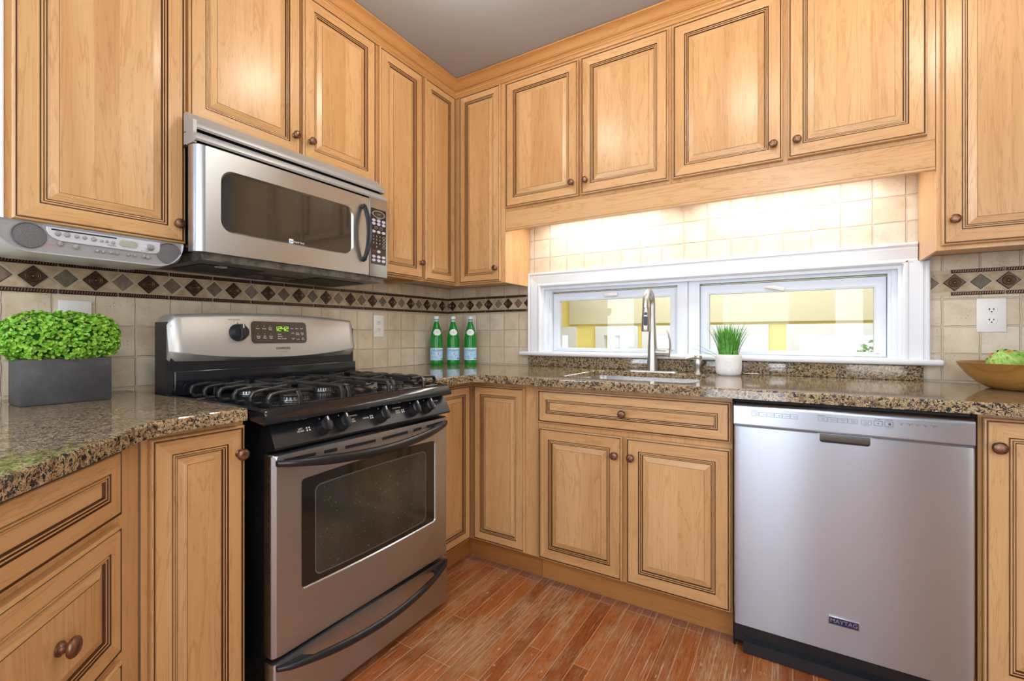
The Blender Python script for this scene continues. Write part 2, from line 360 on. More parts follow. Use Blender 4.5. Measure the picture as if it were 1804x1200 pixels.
    def ring(s, out, inn, y0, y1, m, depth_in=None):   # plate with a hole; same number of points
        s.grid([[(x, y0, z) for x, z in out], [(x, y0, z) for x, z in inn]], m, True, False)
        s.grid([[(x, y1, z) for x, z in out], [(x, y0, z) for x, z in out]], m, True, False)
        s.grid([[(x, y0, z) for x, z in inn], [(x, depth_in if depth_in is not None else y1, z) for x, z in inn]], m, True, False)
        s.grid([[(x, y1, z) for x, z in inn], [(x, y1, z) for x, z in out]], m, True, False)
    def text(s, body, size, m, M, align='CENTER', wrap=None, ext=.0003, sx=1.0):
        V, Fs = text_mesh(body, align)
        b = len(s.v); k = s.mi(m)
        for x, y, z in V:
            p = Vector((x*size*sx, y*size, z*ext/.001))
            s.v.append(tuple(wrap(p) if wrap else M @ p))
        for f in Fs: s.f.append(tuple(b+i for i in f)); s.m.append(k); s.sm.append(False); s.uv.append([(0, 0)]*len(f))
    def build(s, name, parent=None, M=None):
        me = bpy.data.meshes.new(name); me.from_pydata(s.v, [], s.f)
        for m in s.mats: me.materials.append(m)
        me.polygons.foreach_set('material_index', s.m); me.polygons.foreach_set('use_smooth', s.sm)
        ul = me.uv_layers.new(name='UVMap'); flatuv = []
        for u in s.uv:
            for a in u: flatuv += [a[0], a[1]]
        ul.data.foreach_set('uv', flatuv); me.update()
        b = bmesh.new(); b.from_mesh(me); bmesh.ops.remove_doubles(b, verts=b.verts, dist=1e-6)
        b.normal_update(); 
        for e in b.edges:
            if len(e.link_faces) == 2 and e.calc_face_angle(0) > .7: e.smooth = False
        b.to_mesh(me); b.free()
        o = bpy.data.objects.new(name, me); COL.objects.link(o)
        if parent: o.parent = parent
        if M is not None: o.matrix_basis = M
        return o

TXT = {}
def text_mesh(body, align):
    k = (body, align)
    if k not in TXT:
        cu = bpy.data.curves.new('lettering', 'FONT'); cu.body = body; cu.size = 1; cu.align_x = align; cu.align_y = 'CENTER'; cu.extrude = .0005; cu.resolution_u = 2
        o = bpy.data.objects.new('lettering', cu); COL.objects.link(o)
        dg = bpy.context.evaluated_depsgraph_get(); me = bpy.data.meshes.new_from_object(o.evaluated_get(dg))
        TXT[k] = ([tuple(v.co) for v in me.vertices], [tuple(p.vertices) for p in me.polygons])
        bpy.data.objects.remove(o); bpy.data.curves.remove(cu); bpy.data.meshes.remove(me)
    return TXT[k]
def FT(x, y, z):      # text laid on a front (-y) face
    return Matrix.Translation((x, y, z)) @ Matrix.Rotation(PI/2, 4, 'X')

def offset(out, d):
    n = len(out); r = []
    for i in range(n):
        p0, p, p1 = Vector(out[i-1]), Vector(out[i]), Vector(out[(i+1) % n])
        a = (p-p0); b = (p1-p)
        if a.length < 1e-9: a = b
        if b.length < 1e-9: b = a
        a.normalize(); b.normalize(); n1 = Vector((-a.y, a.x)); n2 = Vector((-b.y, b.x)); q = n1+n2
        if q.length < 1e-6: q = n1
        q.normalize(); r.append(tuple(p+q*(d/max(.35, q.dot(n1)))))
    return r
def rrect(x0, x1, z0, z1, r, n=6):
    o = []
    r = r if isinstance(r, (list, tuple)) else [r]*4
    for (cx, cz, a0, rr) in ((x1-r[0], z0+r[0], -PI/2, r[0]), (x1-r[1], z1-r[1], 0, r[1]), (x0+r[2], z1-r[2], PI/2, r[2]), (x0+r[3], z0+r[3], PI, r[3])):
        for i in range(n+1):
            a = a0+PI/2*i/n; o.append((cx+rr*math.cos(a), cz+rr*math.sin(a)))
    return o
def circle(cx, cz, r, n=20, rz=None): return [(cx+r*math.cos(2*PI*i/n), cz+(rz or r)*math.sin(2*PI*i/n)) for i in range(n)]

def tag(o, label, cat, group=None, kind=None):
    o['label'] = label
    if cat: o['category'] = cat
    if group: o['group'] = group
    if kind: o['kind'] = kind
    return o
def thing(name, M, label, cat, group=None):
    o = bpy.data.objects.new(name, None); COL.objects.link(o); o.empty_display_size = .05; o.matrix_basis = M
    return tag(o, label, cat, group)
def structure(o, label=None, cat=None):
    o['kind'] = 'structure'
    if label: o['label'] = label
    if cat: o['category'] = cat
    return o
def T(x, y, z=0): return Matrix.Translation((x, y, z))
def LEFT(x, y, z=0): return Matrix.Translation((x, y, z)) @ Matrix.Rotation(PI/2, 4, 'Z')     # faces +x: local x runs along +y
ROTX = Matrix.Rotation(PI/2, 4, 'X')                                                          # lathe axis towards -y

# ------------------------------------------------------------------ room shell
ZC = 2.60
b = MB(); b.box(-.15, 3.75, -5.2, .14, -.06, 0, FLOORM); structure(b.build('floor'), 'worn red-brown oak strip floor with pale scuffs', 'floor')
b = MB(); b.box(-.15, 3.75, -5.2, .14, ZC, ZC+.1, CEILM); structure(b.build('ceiling'), 'plain grey painted ceiling above the wall cabinets', 'ceiling')
b = MB()
for r in ((-5.2, -4.0, 0, ZC), (-4.0, -2.9, 0, .95), (-4.0, -2.9, 2.15, ZC), (-2.9, .14, 0, ZC)): b.box(-.15, -.008, r[0], r[1], r[2], r[3], WALLP)
wl_ = structure(b.build('wall_left'), 'left kitchen wall behind the gas range', 'wall')
b = MB(); b.box(-.008, 0, -2.40, 0, .88, 1.80, TILE_L); tl = b.build('tile_field', wl_); tl['label'] = 'tumbled beige stone tiles'
WX0, WX1, WZ0, WZ1 = .714, 2.3722, 1.003, 1.388
b = MB()
for r in ((-.15, WX0, 0, ZC), (WX1, 3.75, 0, ZC), (WX0, WX1, 0, WZ0), (WX0, WX1, WZ1, ZC)): b.box(r[0], r[1], .008, .14, r[2], r[3], WALLP)
wb_ = structure(b.build('wall_back'), 'back kitchen wall with the long low window', 'wall')
b = MB()
for r in ((0, WX0, .88, 1.80), (WX1, 3.3, .88, 1.80), (WX0, WX1, .88, WZ0), (WX0, WX1, WZ1, 1.80)): b.box(r[0], r[1], 0, .008, r[2], r[3], TILE_B)
tb = b.build('tile_field', wb_); tb['label'] = 'tumbled beige stone tiles'
b = MB(); b.box(3.6, 3.75, -5.2, .14, 0, ZC, DIMWALL); structure(b.build('wall_right'), 'right kitchen wall outside the view', 'wall')
b = MB()
for r in ((-.15, 1.05, 0, ZC), (1.95, 2.45, 0, ZC), (1.05, 1.95, 2.35, ZC), (2.45, 2.79, 0, .88), (2.45, 2.79, 2.12, ZC), (2.79, 3.75, 0, ZC)): b.box(r[0], r[1], -5.2, -5.05, r[2], r[3], DIMWALL)  # narrow right-hand opening is added for the streak light
structure(b.build('wall_front'), 'rear kitchen wall with a wide opening', 'wall')

# decorative border
def border(length, zbase, slope, first, metal_first, M, parent, rope0):
    b = MB(); y0 = -.0015; sk = lambda x: zbase+slope*x
    def q(x, z): return z+sk(x)
    b.face([(0, y0, q(0, 0)), (length, y0, q(length, 0)), (length, y0, q(length, .1)), (0, y0, q(0, .1))], GROUT)
    for zz in (0, .0865):
        x = rope0
        while x < length:
            a, c = max(0, x+.0015), min(length, x+.1505)
            if c-a > .01:
                b.face([(a, -.004, q(a, zz)), (c, -.004, q(c, zz)), (c, -.004, q(c, zz+.0135)), (a, -.004, q(a, zz+.0135))], ROPE)
                for zz2 in (zz, zz+.0135):
                    b.face([(a, -.0075 if zz2 == zz else -.004, q(a, zz2)), (c, -.004, q(c, zz2)), (c, 0, q(c, zz2)), (a, 0, q(a, zz2))], ROPE)
                k = a+.003
                while k < c-.009:
                    P = [(k, .0012), (k+.0045, .0012), (k+.0085, .0123), (k+.004, .0123)]
                    C0 = [(px, -.004, q(px, zz+pz)) for px, pz in P]; mid = [(px*.6+(k+.00425)*.4, -.0085, q(px, zz+pz*.7+.0068*.3)) for px, pz in P]
                    b.grid([C0, mid], ROPE, True, True); b.face(mid, COPPERHI, None, True); k += .0068
            x += .152
    zc = .05; i = 0; x = first
    while x < length+.03:
        metal = (i % 2 == 0) == metal_first
        h = .0335 if metal else .0300
        pts = [(x, -h), (x+h, 0), (x, h), (x-h, 0)]
        def clip(pp):
            r = []
            for j in range(len(pp)):
                (ax, az), (bx, bz) = pp[j], pp[(j+1) % len(pp)]
                if ax >= 0: r.append((ax, az))
                if (ax < 0) != (bx < 0): f = ax/(ax-bx); r.append((0, az+(bz-az)*f))
            pp = r; r = []
            for j in range(len(pp)):
                (ax, az), (bx, bz) = pp[j], pp[(j+1) % len(pp)]
                if ax <= length: r.append((ax, az))
                if (ax > length) != (bx > length): f = (length-ax)/(bx-ax); r.append((length, az+(bz-az)*f))
            return r
        # beige triangles above and below the diamonds
        for sgn in (1, -1):
            tri = clip([(x+.0035, sgn*.0345), (x+.037, sgn*.0025), (x+.0705, sgn*.0345)][::(1 if sgn < 0 else -1)])
            if len(tri) > 2: b.face([(px, -.004, q(px, zc+pz)) for px, pz in tri][::-1] if False else [(px, -.004, q(px, zc+pz)) for px, pz in tri], STONE0)
        pp = clip(pts)
        if len(pp) > 2:
            m = MEDAL if metal else SLATES[(i//2) % 3]
            d = -.008 if metal else -.0055
            inn = offset(pp, .002)
            b.grid([[(px, 0, q(px, zc+pz)) for px, pz in pp], [(px, d+.002, q(px, zc+pz)) for px, pz in pp], [(px, d, q(px, zc+pz)) for px, pz in inn]], m, True, False)
            b.face([(px, d, q(px, zc+pz)) for px, pz in inn], m)
            if metal and x > .02 and x < length-.02:
                Mm = Matrix.Translation((x, d, q(x, zc))) @ ROTX
                b.lathe([(.0185, 0), (.0185, .0015), (.017, .003), (.0150, .0005), (.0135, .0005), (.0120, .0028), (.0100, .0005), (.0085, .0005), (.0070, .0026), (.0052, .0004), (.0040, .001), (.0025, .0035), (.0001, .004)], MEDAL, Mm, 18, True, {2: COPPERHI, 4: COPPERHI, 5: COPPERHI, 8: COPPERHI, 11: COPPERHI})
        x += .0741; i += 1
    o = b.build('tile_border', parent, M); o['label'] = 'border of copper medallions, slate diamonds and rope strips'; return o
border(2.38, 1.231, .0080, .3055, False, LEFT(0, -2.38), wl_, -.02)
border(.622, 1.2515, 0, .032, True, T(0, 0), wb_, 0)
border(.85, 1.2575, .0, -.002, False, T(2.4575, 0), wb_, .06)

# ------------------------------------------------------------------ window
b = MB()
def casing_profile():   # (inset across the board, height from wall)
    return [(0, 0), (0, .020), (.004, .024), (.010, .024), (.014, .019), (.020, .019), (.023, .022), (.030, .021), (.066, .017), (.070, .019), (.078, .019), (.084, .012), (.087, .0)]
pr = casing_profile(); CX0, CX1, CZ0, CZ1 = .626, 2.457, 1.003, 1.476
def casing(b, path_fn, n):
    rows = []
    for d, h in pr: rows.append(path_fn(d, h))
    b.grid(rows, WHITEP, False, False)
casing(b, lambda d, h: [(CX0+d, -h, CZ0), (CX0+d, -h, CZ1-d), (2.419, -h, CZ1-d)], 3)
for d0, d1, in ((0, 1),):
    rows = [[(2.457-d*.98, -h, CZ0), (2.457-d*.98, -h, min(1.398, CZ1-d) if d < .04 else CZ1-d)] for d, h in pr]
    b.grid(rows, WHITEP, False, False, True)
b.box(2.3719, 2.4185, -.017, 0, 1.390, 1.398, WHITEP)
structure(b.build('trim_1'), 'white moulded casing around the low window', 'window trim')
b = MB(); b.rbox(.578, 2.494, -.050, .06, .983, 1.006, .009, WHITEP, 3); structure(b.build('trim_2'), 'white window sill board above the granite splash', 'window sill')
# jamb liner, mullion
b = MB()
for r in ((WX0, WX0+.012, WZ0, WZ1), (WX1-.012, WX1, WZ0, WZ1), (WX0+.012, WX1-.012, WZ1-.012, WZ1), (WX0+.012, WX1-.012, WZ0, WZ0+.006)): b.box(r[0], r[1], .0, .12, r[2], r[3], VINYL)
Za, Zb = WZ0+.006, WZ1-.012
b.box(1.500, 1.5365, .030, .11, Za, Zb, VINYL); b.box(1.5395, 1.578, .030, .11, Za, Zb, VINYL); b.box(1.5366, 1.5394, .034, .11, Za, Zb, DARKSLOT)
b.box(WX0+.012, .752, .022, .10, Za, Zb, VINYL); b.box(2.343, WX1-.012, .022, .10, Za, Zb, VINYL)
for x0, x1 in ((.748, 1.5), (1.578, 2.346)):
    b.box(x0+.0002, x0+.014, .031, .10, Za, Zb-.014, VINYL); b.box(x1-.014, x1-.0002, .031, .10, Za, Zb-.014, VINYL); b.box(x0+.0002, x1-.0002, .031, .10, Zb-.014, Zb, VINYL)
structure(b.build('trim_3'), 'pale window frame and centre mullion', 'window frame')
def sash(n, x0, x1, z0, z1, latch_x, tilt, lab):
    root = thing('window_%d' % n, T(0, 0), lab, 'window'); root['kind'] = 'structure'
    b = MB(); ys = .055
    o = [(x0, z0), (x1, z0), (x1, z1), (x0, z1)]; i1 = [(x0+.040, z0+.018), (x1-.040, z0+.018), (x1-.040, z1-.045), (x0+.040, z1-.045)]
    b.ring(o, i1, ys, ys+.035, VINYL)
    o2 = offset(o, .012); b.ring(offset(o, .014), offset(i1, -.006), ys-.004, ys+.002, VINYL)
    b.build('sash_frame', root)
    b = MB(); b.face([(i1[0][0], ys+.018, i1[0][1]), (i1[1][0], ys+.018, i1[1][1]), (i1[2][0], ys+.018, i1[2][1]), (i1[3][0], ys+.018, i1[3][1])], PANE); b.build('pane', root)
    b = MB(); b.rbox(latch_x-.022, latch_x+.022, ys-.016, ys+.0, z1-.030, z1-.014, .003, WHITEPL, 2)
    Mx = Matrix.Translation((latch_x, ys-.016, z1-.022)) @ Matrix.Rotation(-tilt, 4, 'Y'); b.rbox(-.01, .062, -.012, 0, -.009, .009, .004, WHITEPL, 2, Mx)
    b.build('latch', root); 
    b = MB(); 
    for r in ((x0-.003, x0, z0, z1), (x1, x1+.003, z0, z1), (x0, x1, z1, z1+.003)): b.box(r[0], r[1], ys+.001, ys+.03, r[2], r[3], DARKSLOT)
    b.build('gasket', root)
sash(1, .764, 1.484, 1.012, 1.353, 1.105, 0.0, 'left awning window pane with the latch level, behind the faucet')
sash(2, 1.594, 2.330, 1.012, 1.353, 1.90, -.25, 'right awning window pane with the latch tilted open, behind the potted grass')

# sunroom beyond the window
b = MB(); b.box(-1.6, 4.6, .14, 3.3, -.75, -.65, BEIGE); structure(b.build('floor_sunroom'), 'floor of the sunroom beyond the window', 'floor')
b = MB(); b.box(-1.6, 4.6, .14, 3.3, 2.3, 2.4, WHITEP); structure(b.build('ceiling_sunroom'), 'ceiling of the sunroom beyond the window', 'ceiling')
b = MB(); wins = [(-.95, -.46), (-.02, .33), (.56, 1.68), (2.02, 3.4)]; zt, zb = 1.13, .25
xs = -1.6
for a, c in wins:
    b.box(xs, a, 3.0, 3.15, -.65, 1.29, YELLOW); b.box(a, c, 3.0, 3.15, -.65, zb, YELLOW); b.box(a, c, 3.0, 3.15, zt, 1.29, YELLOW); xs = c
b.box(xs, 4.6, 3.0, 3.15, -.65, 1.29, YELLOW); b.box(-1.6, -.46, 3.0, 3.15, 1.29, 2.3, YELLOW); b.box(-.46, 4.6, 2.96, 3.15, 1.25, 2.3, BEIGE)
structure(b.build('wall_sunroom'), 'yellow sunroom wall with a taupe upper band seen through the window', 'wall')
b = MB()
b.box(-1.6, -1.5, .14, 3.0, -.65, 2.3, YELLOW); structure(b.build('wall_sunroom_left'), 'yellow left wall of the sunroom', 'wall')
b = MB(); b.box(4.5, 4.6, .14, 3.0, -.65, 2.3, YELLOW); structure(b.build('wall_sunroom_right'), 'yellow right wall of the sunroom', 'wall')
for i, (a, c) in enumerate(wins):
    b = MB(); o = [(a-.09, zb-.09), (c+.09, zb-.09), (c+.09, zt+.09), (a-.09, zt+.09)]; inn = [(a+.02, zb+.02), (c-.02, zb+.02), (c-.02, zt-.02), (a+.02, zt-.02)]
    b.ring(o, inn, 2.965, 3.05, WHITEP)
    if c-a > .5: m_ = a+(c-a)*.55; b.box(m_-.03, m_+.03, 2.99, 3.05, zb, zt, WHITEP)
    else: m_ = (a+c)/2; b.box(m_-.02, m_+.02, 2.99, 3.05, zb, zt, WHITEP)
    structure(b.build('window_%d' % (i+3)), ['white framed sunroom window beside the yellow corner', 'narrow white framed sunroom window with a centre bar', 'wide white framed sunroom window behind the mullion', 'widest white framed sunroom window, green garden outside'][i], 'window')
b = MB(); b.box(-8, 12, 3.2, 16, -.9, -.8, flat('lawn', (.25, .42, .12), .9)); structure(b.build('ground'), 'sunlit lawn outside the sunroom', 'ground')
def bush(x, y, z, r, lab):
    b = MB(); rnd = random.Random(int(x*100))
    for k in range(420):
        d = Vector((rnd.gauss(0, 1), rnd.gauss(0, 1), rnd.gauss(0, 1))).normalized()*r*rnd.uniform(.6, 1); p = Vector((x, y, z))+Vector((d.x, d.y, d.z*.8))
        a = Vector((rnd.gauss(0, 1), rnd.gauss(0, 1), rnd.gauss(0, 1))).normalized()*.05; c = a.orthogonal().normalized()*.025
        b.face([p-a, p+c, p+a, p-c], BUSHM)
    b.tube([(x, y, -.8), (x, y, z)], .03, BRONZE)
    tag(b.build('garden_bush'), lab, 'bush')
BUSHM = flat('bush_leaves', (.35, .62, .22), .7)
bush(3.0, 4.6, .72, .45, 'leafy green bush in the garden outside the widest sunroom window')
bush(4.15, 5.2, .52, .38, 'low green bush at the right edge of the widest sunroom window')

# ------------------------------------------------------------------ cabinets
def knob(parent, x, y, z, r=.0155):
    b = MB(); M = Matrix.Translation((x, y, z)) @ ROTX
    b.lathe([(r*.72, 0), (r*.72, .003), (r*.5, .006), (r*.42, .010), (r*.5, .014), (r*.95, .017), (r*1.02, .020), (r*.95, .0235), (r*.75, .026), (r*.35, .0278), (.0001, .028)], BRONZE, M, 20)
    return b.build('knob', parent)
PROF = [(0, .012, 'M'), (0, .016, 'M'), (.0025, .0192, 'M'), (.0055, .020, 'G'), (.0068, .0172, 'G'), (.0090, .0172, 'M'), (.0105, .020, 'M'), (.0495, .020, 'G'), (.0508, .0160, 'G'), (.0528, .0160, 'M'),
        (.0538, .0185, 'M'), (.0570, .0185, 'G'), (.0580, .0150, 'G'), (.0595, .0150, 'M'), (.0603, .0170, 'M'), (.0630, .0165, 'G'), (.0642, .0115, 'G'), (.0664, .0115, 'M')]
RAISE = [(.0665, .0118, 'M'), (.088, .0168, 'G'), (.0886, .0182, 'M')]
def panel(parent, name, x0, x1, z0, z1, raised=True, w=1.0, yb=0.0, label=None):
    b = MB(); prof = [(d*(w if d > .02 else 1), h, k) for d, h, k in PROF+(RAISE if raised else [])]
    so = [(random.uniform(0, 20), random.uniform(0, 20)) for _ in range(4)]
    def rect(d): return [(x0+d, z0+d), (x1-d, z0+d), (x1-d, z1-d), (x0+d, z1-d)]
    b.face([(x0, yb, z0), (x1, yb, z0), (x1, yb, z1), (x0, yb, z1)][::-1], MAPLE)
    prev = (0, 0.0, 'M')
    for cur in prof:
        r0, r1 = rect(prev[0]), rect(cur[0])
        m = GLAZE if prev[2] == 'G' else MAPLE
        for s_ in range(4):
            e = (s_+1) % 4; P = [(*r0[s_], prev[1]), (*r0[e], prev[1]), (*r1[e], cur[1]), (*r1[s_], cur[1])]
            pts = [(p[0], yb-p[2], p[1]) for p in P]
            uv = [((p[1] if s_ in (0, 2) else p[0])+so[s_][0]+p[2], (p[0] if s_ in (0, 2) else p[1])+so[s_][1]) for p in P]
            b.face(pts, m, uv)
        prev = cur
    r = rect(prev[0]); h = prev[1]+.0002*0; X0, X1, Z0, Z1 = r[0][0], r[1][0], r[0][1], r[2][1]
    horizontal = (X1-X0) > 2.2*(Z1-Z0); n = 1 if horizontal else max(1, round((X1-X0)/.085))
    cuts = [0]+sorted((i+random.uniform(-.2, .2))/n for i in range(1, n))+[1]
    for i in range(n):
        a, c = X0+(X1-X0)*cuts[i], X0+(X1-X0)*cuts[i+1]; o = (random.uniform(0, 30), random.uniform(0, 30))
        pts = [(a, yb-h, Z0), (c, yb-h, Z0), (c, yb-h, Z1), (a, yb-h, Z1)]
        b.face(pts, MAPLE, [((p[2] if horizontal else p[0])+o[0], (p[0] if horizontal else p[2])+o[1]) for p in pts])
    o = b.build(name, parent)
    if label: o['label'] = label
    return o
def carcass(parent, x0, x1, z0, z1, depth, frame=.0, yf=0.0, inset_bottom=.018):
    # sides, back, top, recessed bottom and a face frame; front of frame at yf
    b = MB(); d = yf+depth
    b.box(x0, x1, yf, yf+.019, z0, z1, MAPLE)
    b.box(x0, x0+.012, yf+.019, d, z0, z1, MAPLE); b.box(x1-.012, x1, yf+.019, d, z0, z1, MAPLE)
    b.box(x0, x1, yf+.019, d, z1-.012, z1, MAPLE, 'x'); b.box(x0+.012, x1-.012, yf+.019, d-.003, z0+inset_bottom, z0+inset_bottom+.012, MAPLE, 'x')
    b.box(x0+.012, x1-.012, d-.012, d, z0+inset_bottom, z1, MAPLE)
    return b.build('carcass', parent)
UT = 2.520
# --- left run wall cabinets (front plane of doors x=.30; frame x=.28)
def upper_left(name, ya, yb_, z0, doors, label, knobs, bottom=.018):
    M = LEFT(.28, ya, 0); r = thing(name, M, label, 'cabinet'); L = yb_-ya
    carcass(r, 0, L, z0, UT, .275, inset_bottom=bottom)
    for (a, c, da, db), kn in zip(doors, knobs):
        d = panel(r, 'door', a-ya, c-ya, da, db)
        if kn: knob(d, kn[0]-ya, -.020, kn[1])
    return r
A = upper_left('wall_cabinet', -2.113, -1.707, 1.394, [(-2.101, -1.709, 1.402, 2.50)], 'tall single-door wall cabinet left of the microwave, above the radio', [(-1.733, 1.462)])
b = MB(); b.box(-.004, -.0005, -.005, .275, 1.38, UT, WHITEP); o = b.build('daylit_end_sheet', A); o['label'] = 'white sheet added for the daylit cabinet end'  # white sheet over the maple end stands in for strong daylight on it
upper_left('wall_cabinet', -1.704, -.889, 1.812, [(-1.700, -1.294, 1.820, 2.50), (-1.286, -.905, 1.820, 2.50)], 'two-door wall cabinet directly above the microwave', [(-1.325, 1.90), (-1.255, 1.90)])
upper_left('wall_cabinet', -.887, -.565, 1.398, [(-.880, -.580, 1.406, 2.50)], 'narrow single-door wall cabinet right of the microwave', [(-.600, 1.490)])
r = thing('corner_wall_cabinet', T(0, 0, 0), 'L-shaped corner wall cabinet with two narrow doors meeting above the bottles', 'cabinet')
b = MB(); zb0, zb1 = 1.398, UT
b.box(.005, .28, -.563, -.544, zb0, zb1, MAPLE); b.box(.261, .28, -.544, -.27, zb0, zb1, MAPLE); b.box(.27, .632, -.28, -.261, zb0, zb1, MAPLE)
b.box(.614, .632, -.261, -.005, zb0, zb1, MAPLE); b.box(.005, .27, -.55, -.005, zb0+.018, zb0+.03, MAPLE, 'y'); b.box(.27, .614, -.27, -.005, zb0+.018, zb0+.03, MAPLE, 'x')
b.box(.005, .27, -.55, -.005, zb1-.012, zb1, MAPLE, 'y'); b.box(.27, .62, -.27, -.005, zb1-.012, zb1, MAPLE, 'x'); b.box(.005, .02, -.55, -.005, zb0+.018, zb1, MAPLE); b.box(.02, .614, -.02, -.005, zb0+.018, zb1, MAPLE)
b.build('carcass', r)
rr = bpy.data.objects.new('door', None)
bpy.data.objects.remove(rr)
d = panel(r, 'door', 0, .256, 1.406, 2.50, w=.85); d.matrix_basis = LEFT(.28, -.558)
d = panel(r, 'door', .0, .286, 1.406, 2.50, w=.85); d.matrix_basis = T(.322, -.28); knob(d, .286-.025, -.02, 1.478)
# --- back run wall cabinets
def upper_back(name, xa, xb, z0, doors, label, knobs):
    r = thing(name, T(xa, -.28, 0), label, 'cabinet'); carcass(r, 0, xb-xa, z0, UT, .275)
    for (a, c, da, db), kn in zip(doors, knobs):
        d = panel(r, 'door', a-xa, c-xa, da, db); knob(d, kn[0]-xa, -.020, kn[1])
    return r
upper_back('wall_cabinet', .634, 1.524, 1.790, [(.644, 1.076, 1.805, 2.488), (1.090, 1.515, 1.805, 2.488)], 'two-door wall cabinet above the left window half, nearest the corner', [(1.044, 1.872), (1.118, 1.872)])
upper_back('wall_cabinet', 1.526, 2.420, 1.790, [(1.534, 1.960, 1.805, 2.488), (1.977, 2.396, 1.805, 2.488)], 'two-door wall cabinet above the right window half, beside the tall cabinet', [(1.927, 1.87), (2.008, 1.87)])
upper_back('wall_cabinet', 2.422, 2.99, 1.398, [(2.434, 2.975, 1.412, 2.488)], 'tall wall cabinet at the right edge, right of the window', [(2.464, 1.497)])
b = MB(); b.box(.634, 2.420, -.279, -.260, 1.684, 1.789, MAPLE, 'x'); b.box(.634, 2.42, -.2805, -.279, 1.6925, 1.6945, GLAZE, 'x'); b.box(.634, 2.42, -.283, -.279, 1.684, 1.6925, MAPLE, 'x')
tag(b.build('valance'), 'plain maple valance board under the cabinets over the window', 'valance')
# crown moulding
b = MB(); cp = [(0, 2.505, 0), (.006, 2.505, 0), (.010, 2.510, 0), (.012, 2.518, 0), (.008, 2.527, 0), (.002, 2.533, 1), (.002, 2.536, 0), (.006, 2.538, 0), (.006, 2.548, 1), (.006, 2.5505, 0), (.006, 2.5535, 0), (.010, 2.556, 0), (.013, 2.560, 0), (.020, 2.572, 0), (.032, 2.583, 0), (.042, 2.588, 0), (.046, 2.590, 0), (.046, 2.597, 0), (0, 2.597, 0)]
for i in range(len(cp)-1):
    (o0, z0, g), (o1, z1, _) = cp[i], cp[i+1]; m = GLAZE if g else CROWNW
    f0, f1 = .281+o0, .281+o1; off = i*.01
    for A0, B0, A1, B1 in (((f0, -2.113), (f0, -f0), (f1, -2.113), (f1, -f1)), ((f0, -f0), (2.99, -f0), (f1, -f1), (2.99, -f1))):
        p = [(*A0, z0), (*B0, z0), (*B1, z1), (*A1, z1)]
        l0 = (Vector(B0)-Vector(A0)).length
        b.face(p, m, [(off, 0), (off, l0), (off+.012, l0), (off+.012, 0)], True)
b.box(.0, .285, -2.113, -.28, 2.521, 2.597, MAPLE, 'y'); b.box(.28, 2.99, -.285, -.0, 2.521, 2.597, MAPLE, 'x')
tag(b.build('crown_molding'), 'maple crown moulding with dark glaze lines along the cabinet tops', 'moulding')

# --- base cabinets
r = thing('corner_base_cabinet', T(0, 0, 0), 'corner base cabinet right of the range with two narrow doors meeting in the corner', 'cabinet')
b = MB()
b.box(.05, .64, -.972, -.953, .105, .882, MAPLE); b.box(.621, .64, -.953, -.61, .105, .882, MAPLE); b.box(.63, 1.018, -.61, -.591, .105, .882, MAPLE); b.box(1.0, 1.018, -.591, -.02, .105, .882, MAPLE)
b.box(.02, .63, -.95, -.02, .105, .12, MAPLE, 'y'); b.box(.63, 1.0, -.60, -.02, .105, .12, MAPLE, 'x')
b.build('carcass', r)
d = panel(r, 'door', 0, .335, .115, .862, w=.85); d.matrix_basis = LEFT(.64, -.970)
d = panel(r, 'door', 0, .288, .115, .862, w=.85); d.matrix_basis = T(.668, -.61)
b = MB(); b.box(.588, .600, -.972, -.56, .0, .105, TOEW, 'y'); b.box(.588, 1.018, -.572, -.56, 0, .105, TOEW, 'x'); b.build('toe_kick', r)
r = thing('sink_base_cabinet', T(1.02, -.61, 0), 'sink base cabinet with one false drawer over two doors', 'cabinet')
b = MB(); Lw = .79; yf = 0
b.box(0, Lw, 0, .019, .105, .882, MAPLE); b.box(0, .015, .019, .58, .105, .882, MAPLE); b.box(Lw-.015, Lw, .019, .58, .105, .882, MAPLE); b.box(.015, Lw-.015, .019, .58, .105, .12, MAPLE, 'x'); b.build('carcass', r)
d = panel(r, 'false_drawer', .004, .786, .716, .862, False, .85); knob(d, .393, -.020, .787, .016)
d = panel(r, 'door', .008, .389, .112, .694); knob(d, .362, -.020, .617, .016)
d = panel(r, 'door', .405, .786, .112, .694); knob(d, .428, -.020, .617, .016)
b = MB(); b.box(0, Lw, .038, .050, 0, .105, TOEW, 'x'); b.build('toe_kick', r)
r = thing('base_cabinet', T(2.446, -.61, 0), 'base cabinet right of the dishwasher with a single door', 'cabinet')
carcass(r, 0, .55, .105, .882, .58); d = panel(r, 'door', .008, .54, .112, .868); knob(d, .036, -.020, .790, .017)
b = MB(); b.box(0, .55, .038, .05, 0, .105, TOEW, 'x'); b.build('toe_kick', r)
r = thing('base_cabinet', LEFT(.725, -1.980, 0), 'narrow single-door base cabinet left of the range', 'cabinet')
carcass(r, 0, .228, .105, .874, .60); d = panel(r, 'door', .012, .224, .115, .860, w=.85); knob(d, .209, -.020, .787)
b = MB(); b.box(0, .226, .05, .062, 0, .105, TOEW, 'x'); b.build('toe_kick', r)
ANG = math.radians(136.5); dirv = Vector((math.cos(ANG), math.sin(ANG)))
p0 = Vector((.745, -1.975)); dfar = -dirv
pL = p0+dfar*.50      # left end seen from the front
MD = Matrix.Translation((pL.x, pL.y, 0)) @ Matrix.Rotation(ANG, 4, 'Z') @ Matrix.Translation((0, .02, 0))
r = thing('angled_drawer_cabinet', MD, 'angled drawer base cabinet at the left edge, under the speckled worktop', 'cabinet')
carcass(r, 0, .505, .105, .874, .36)
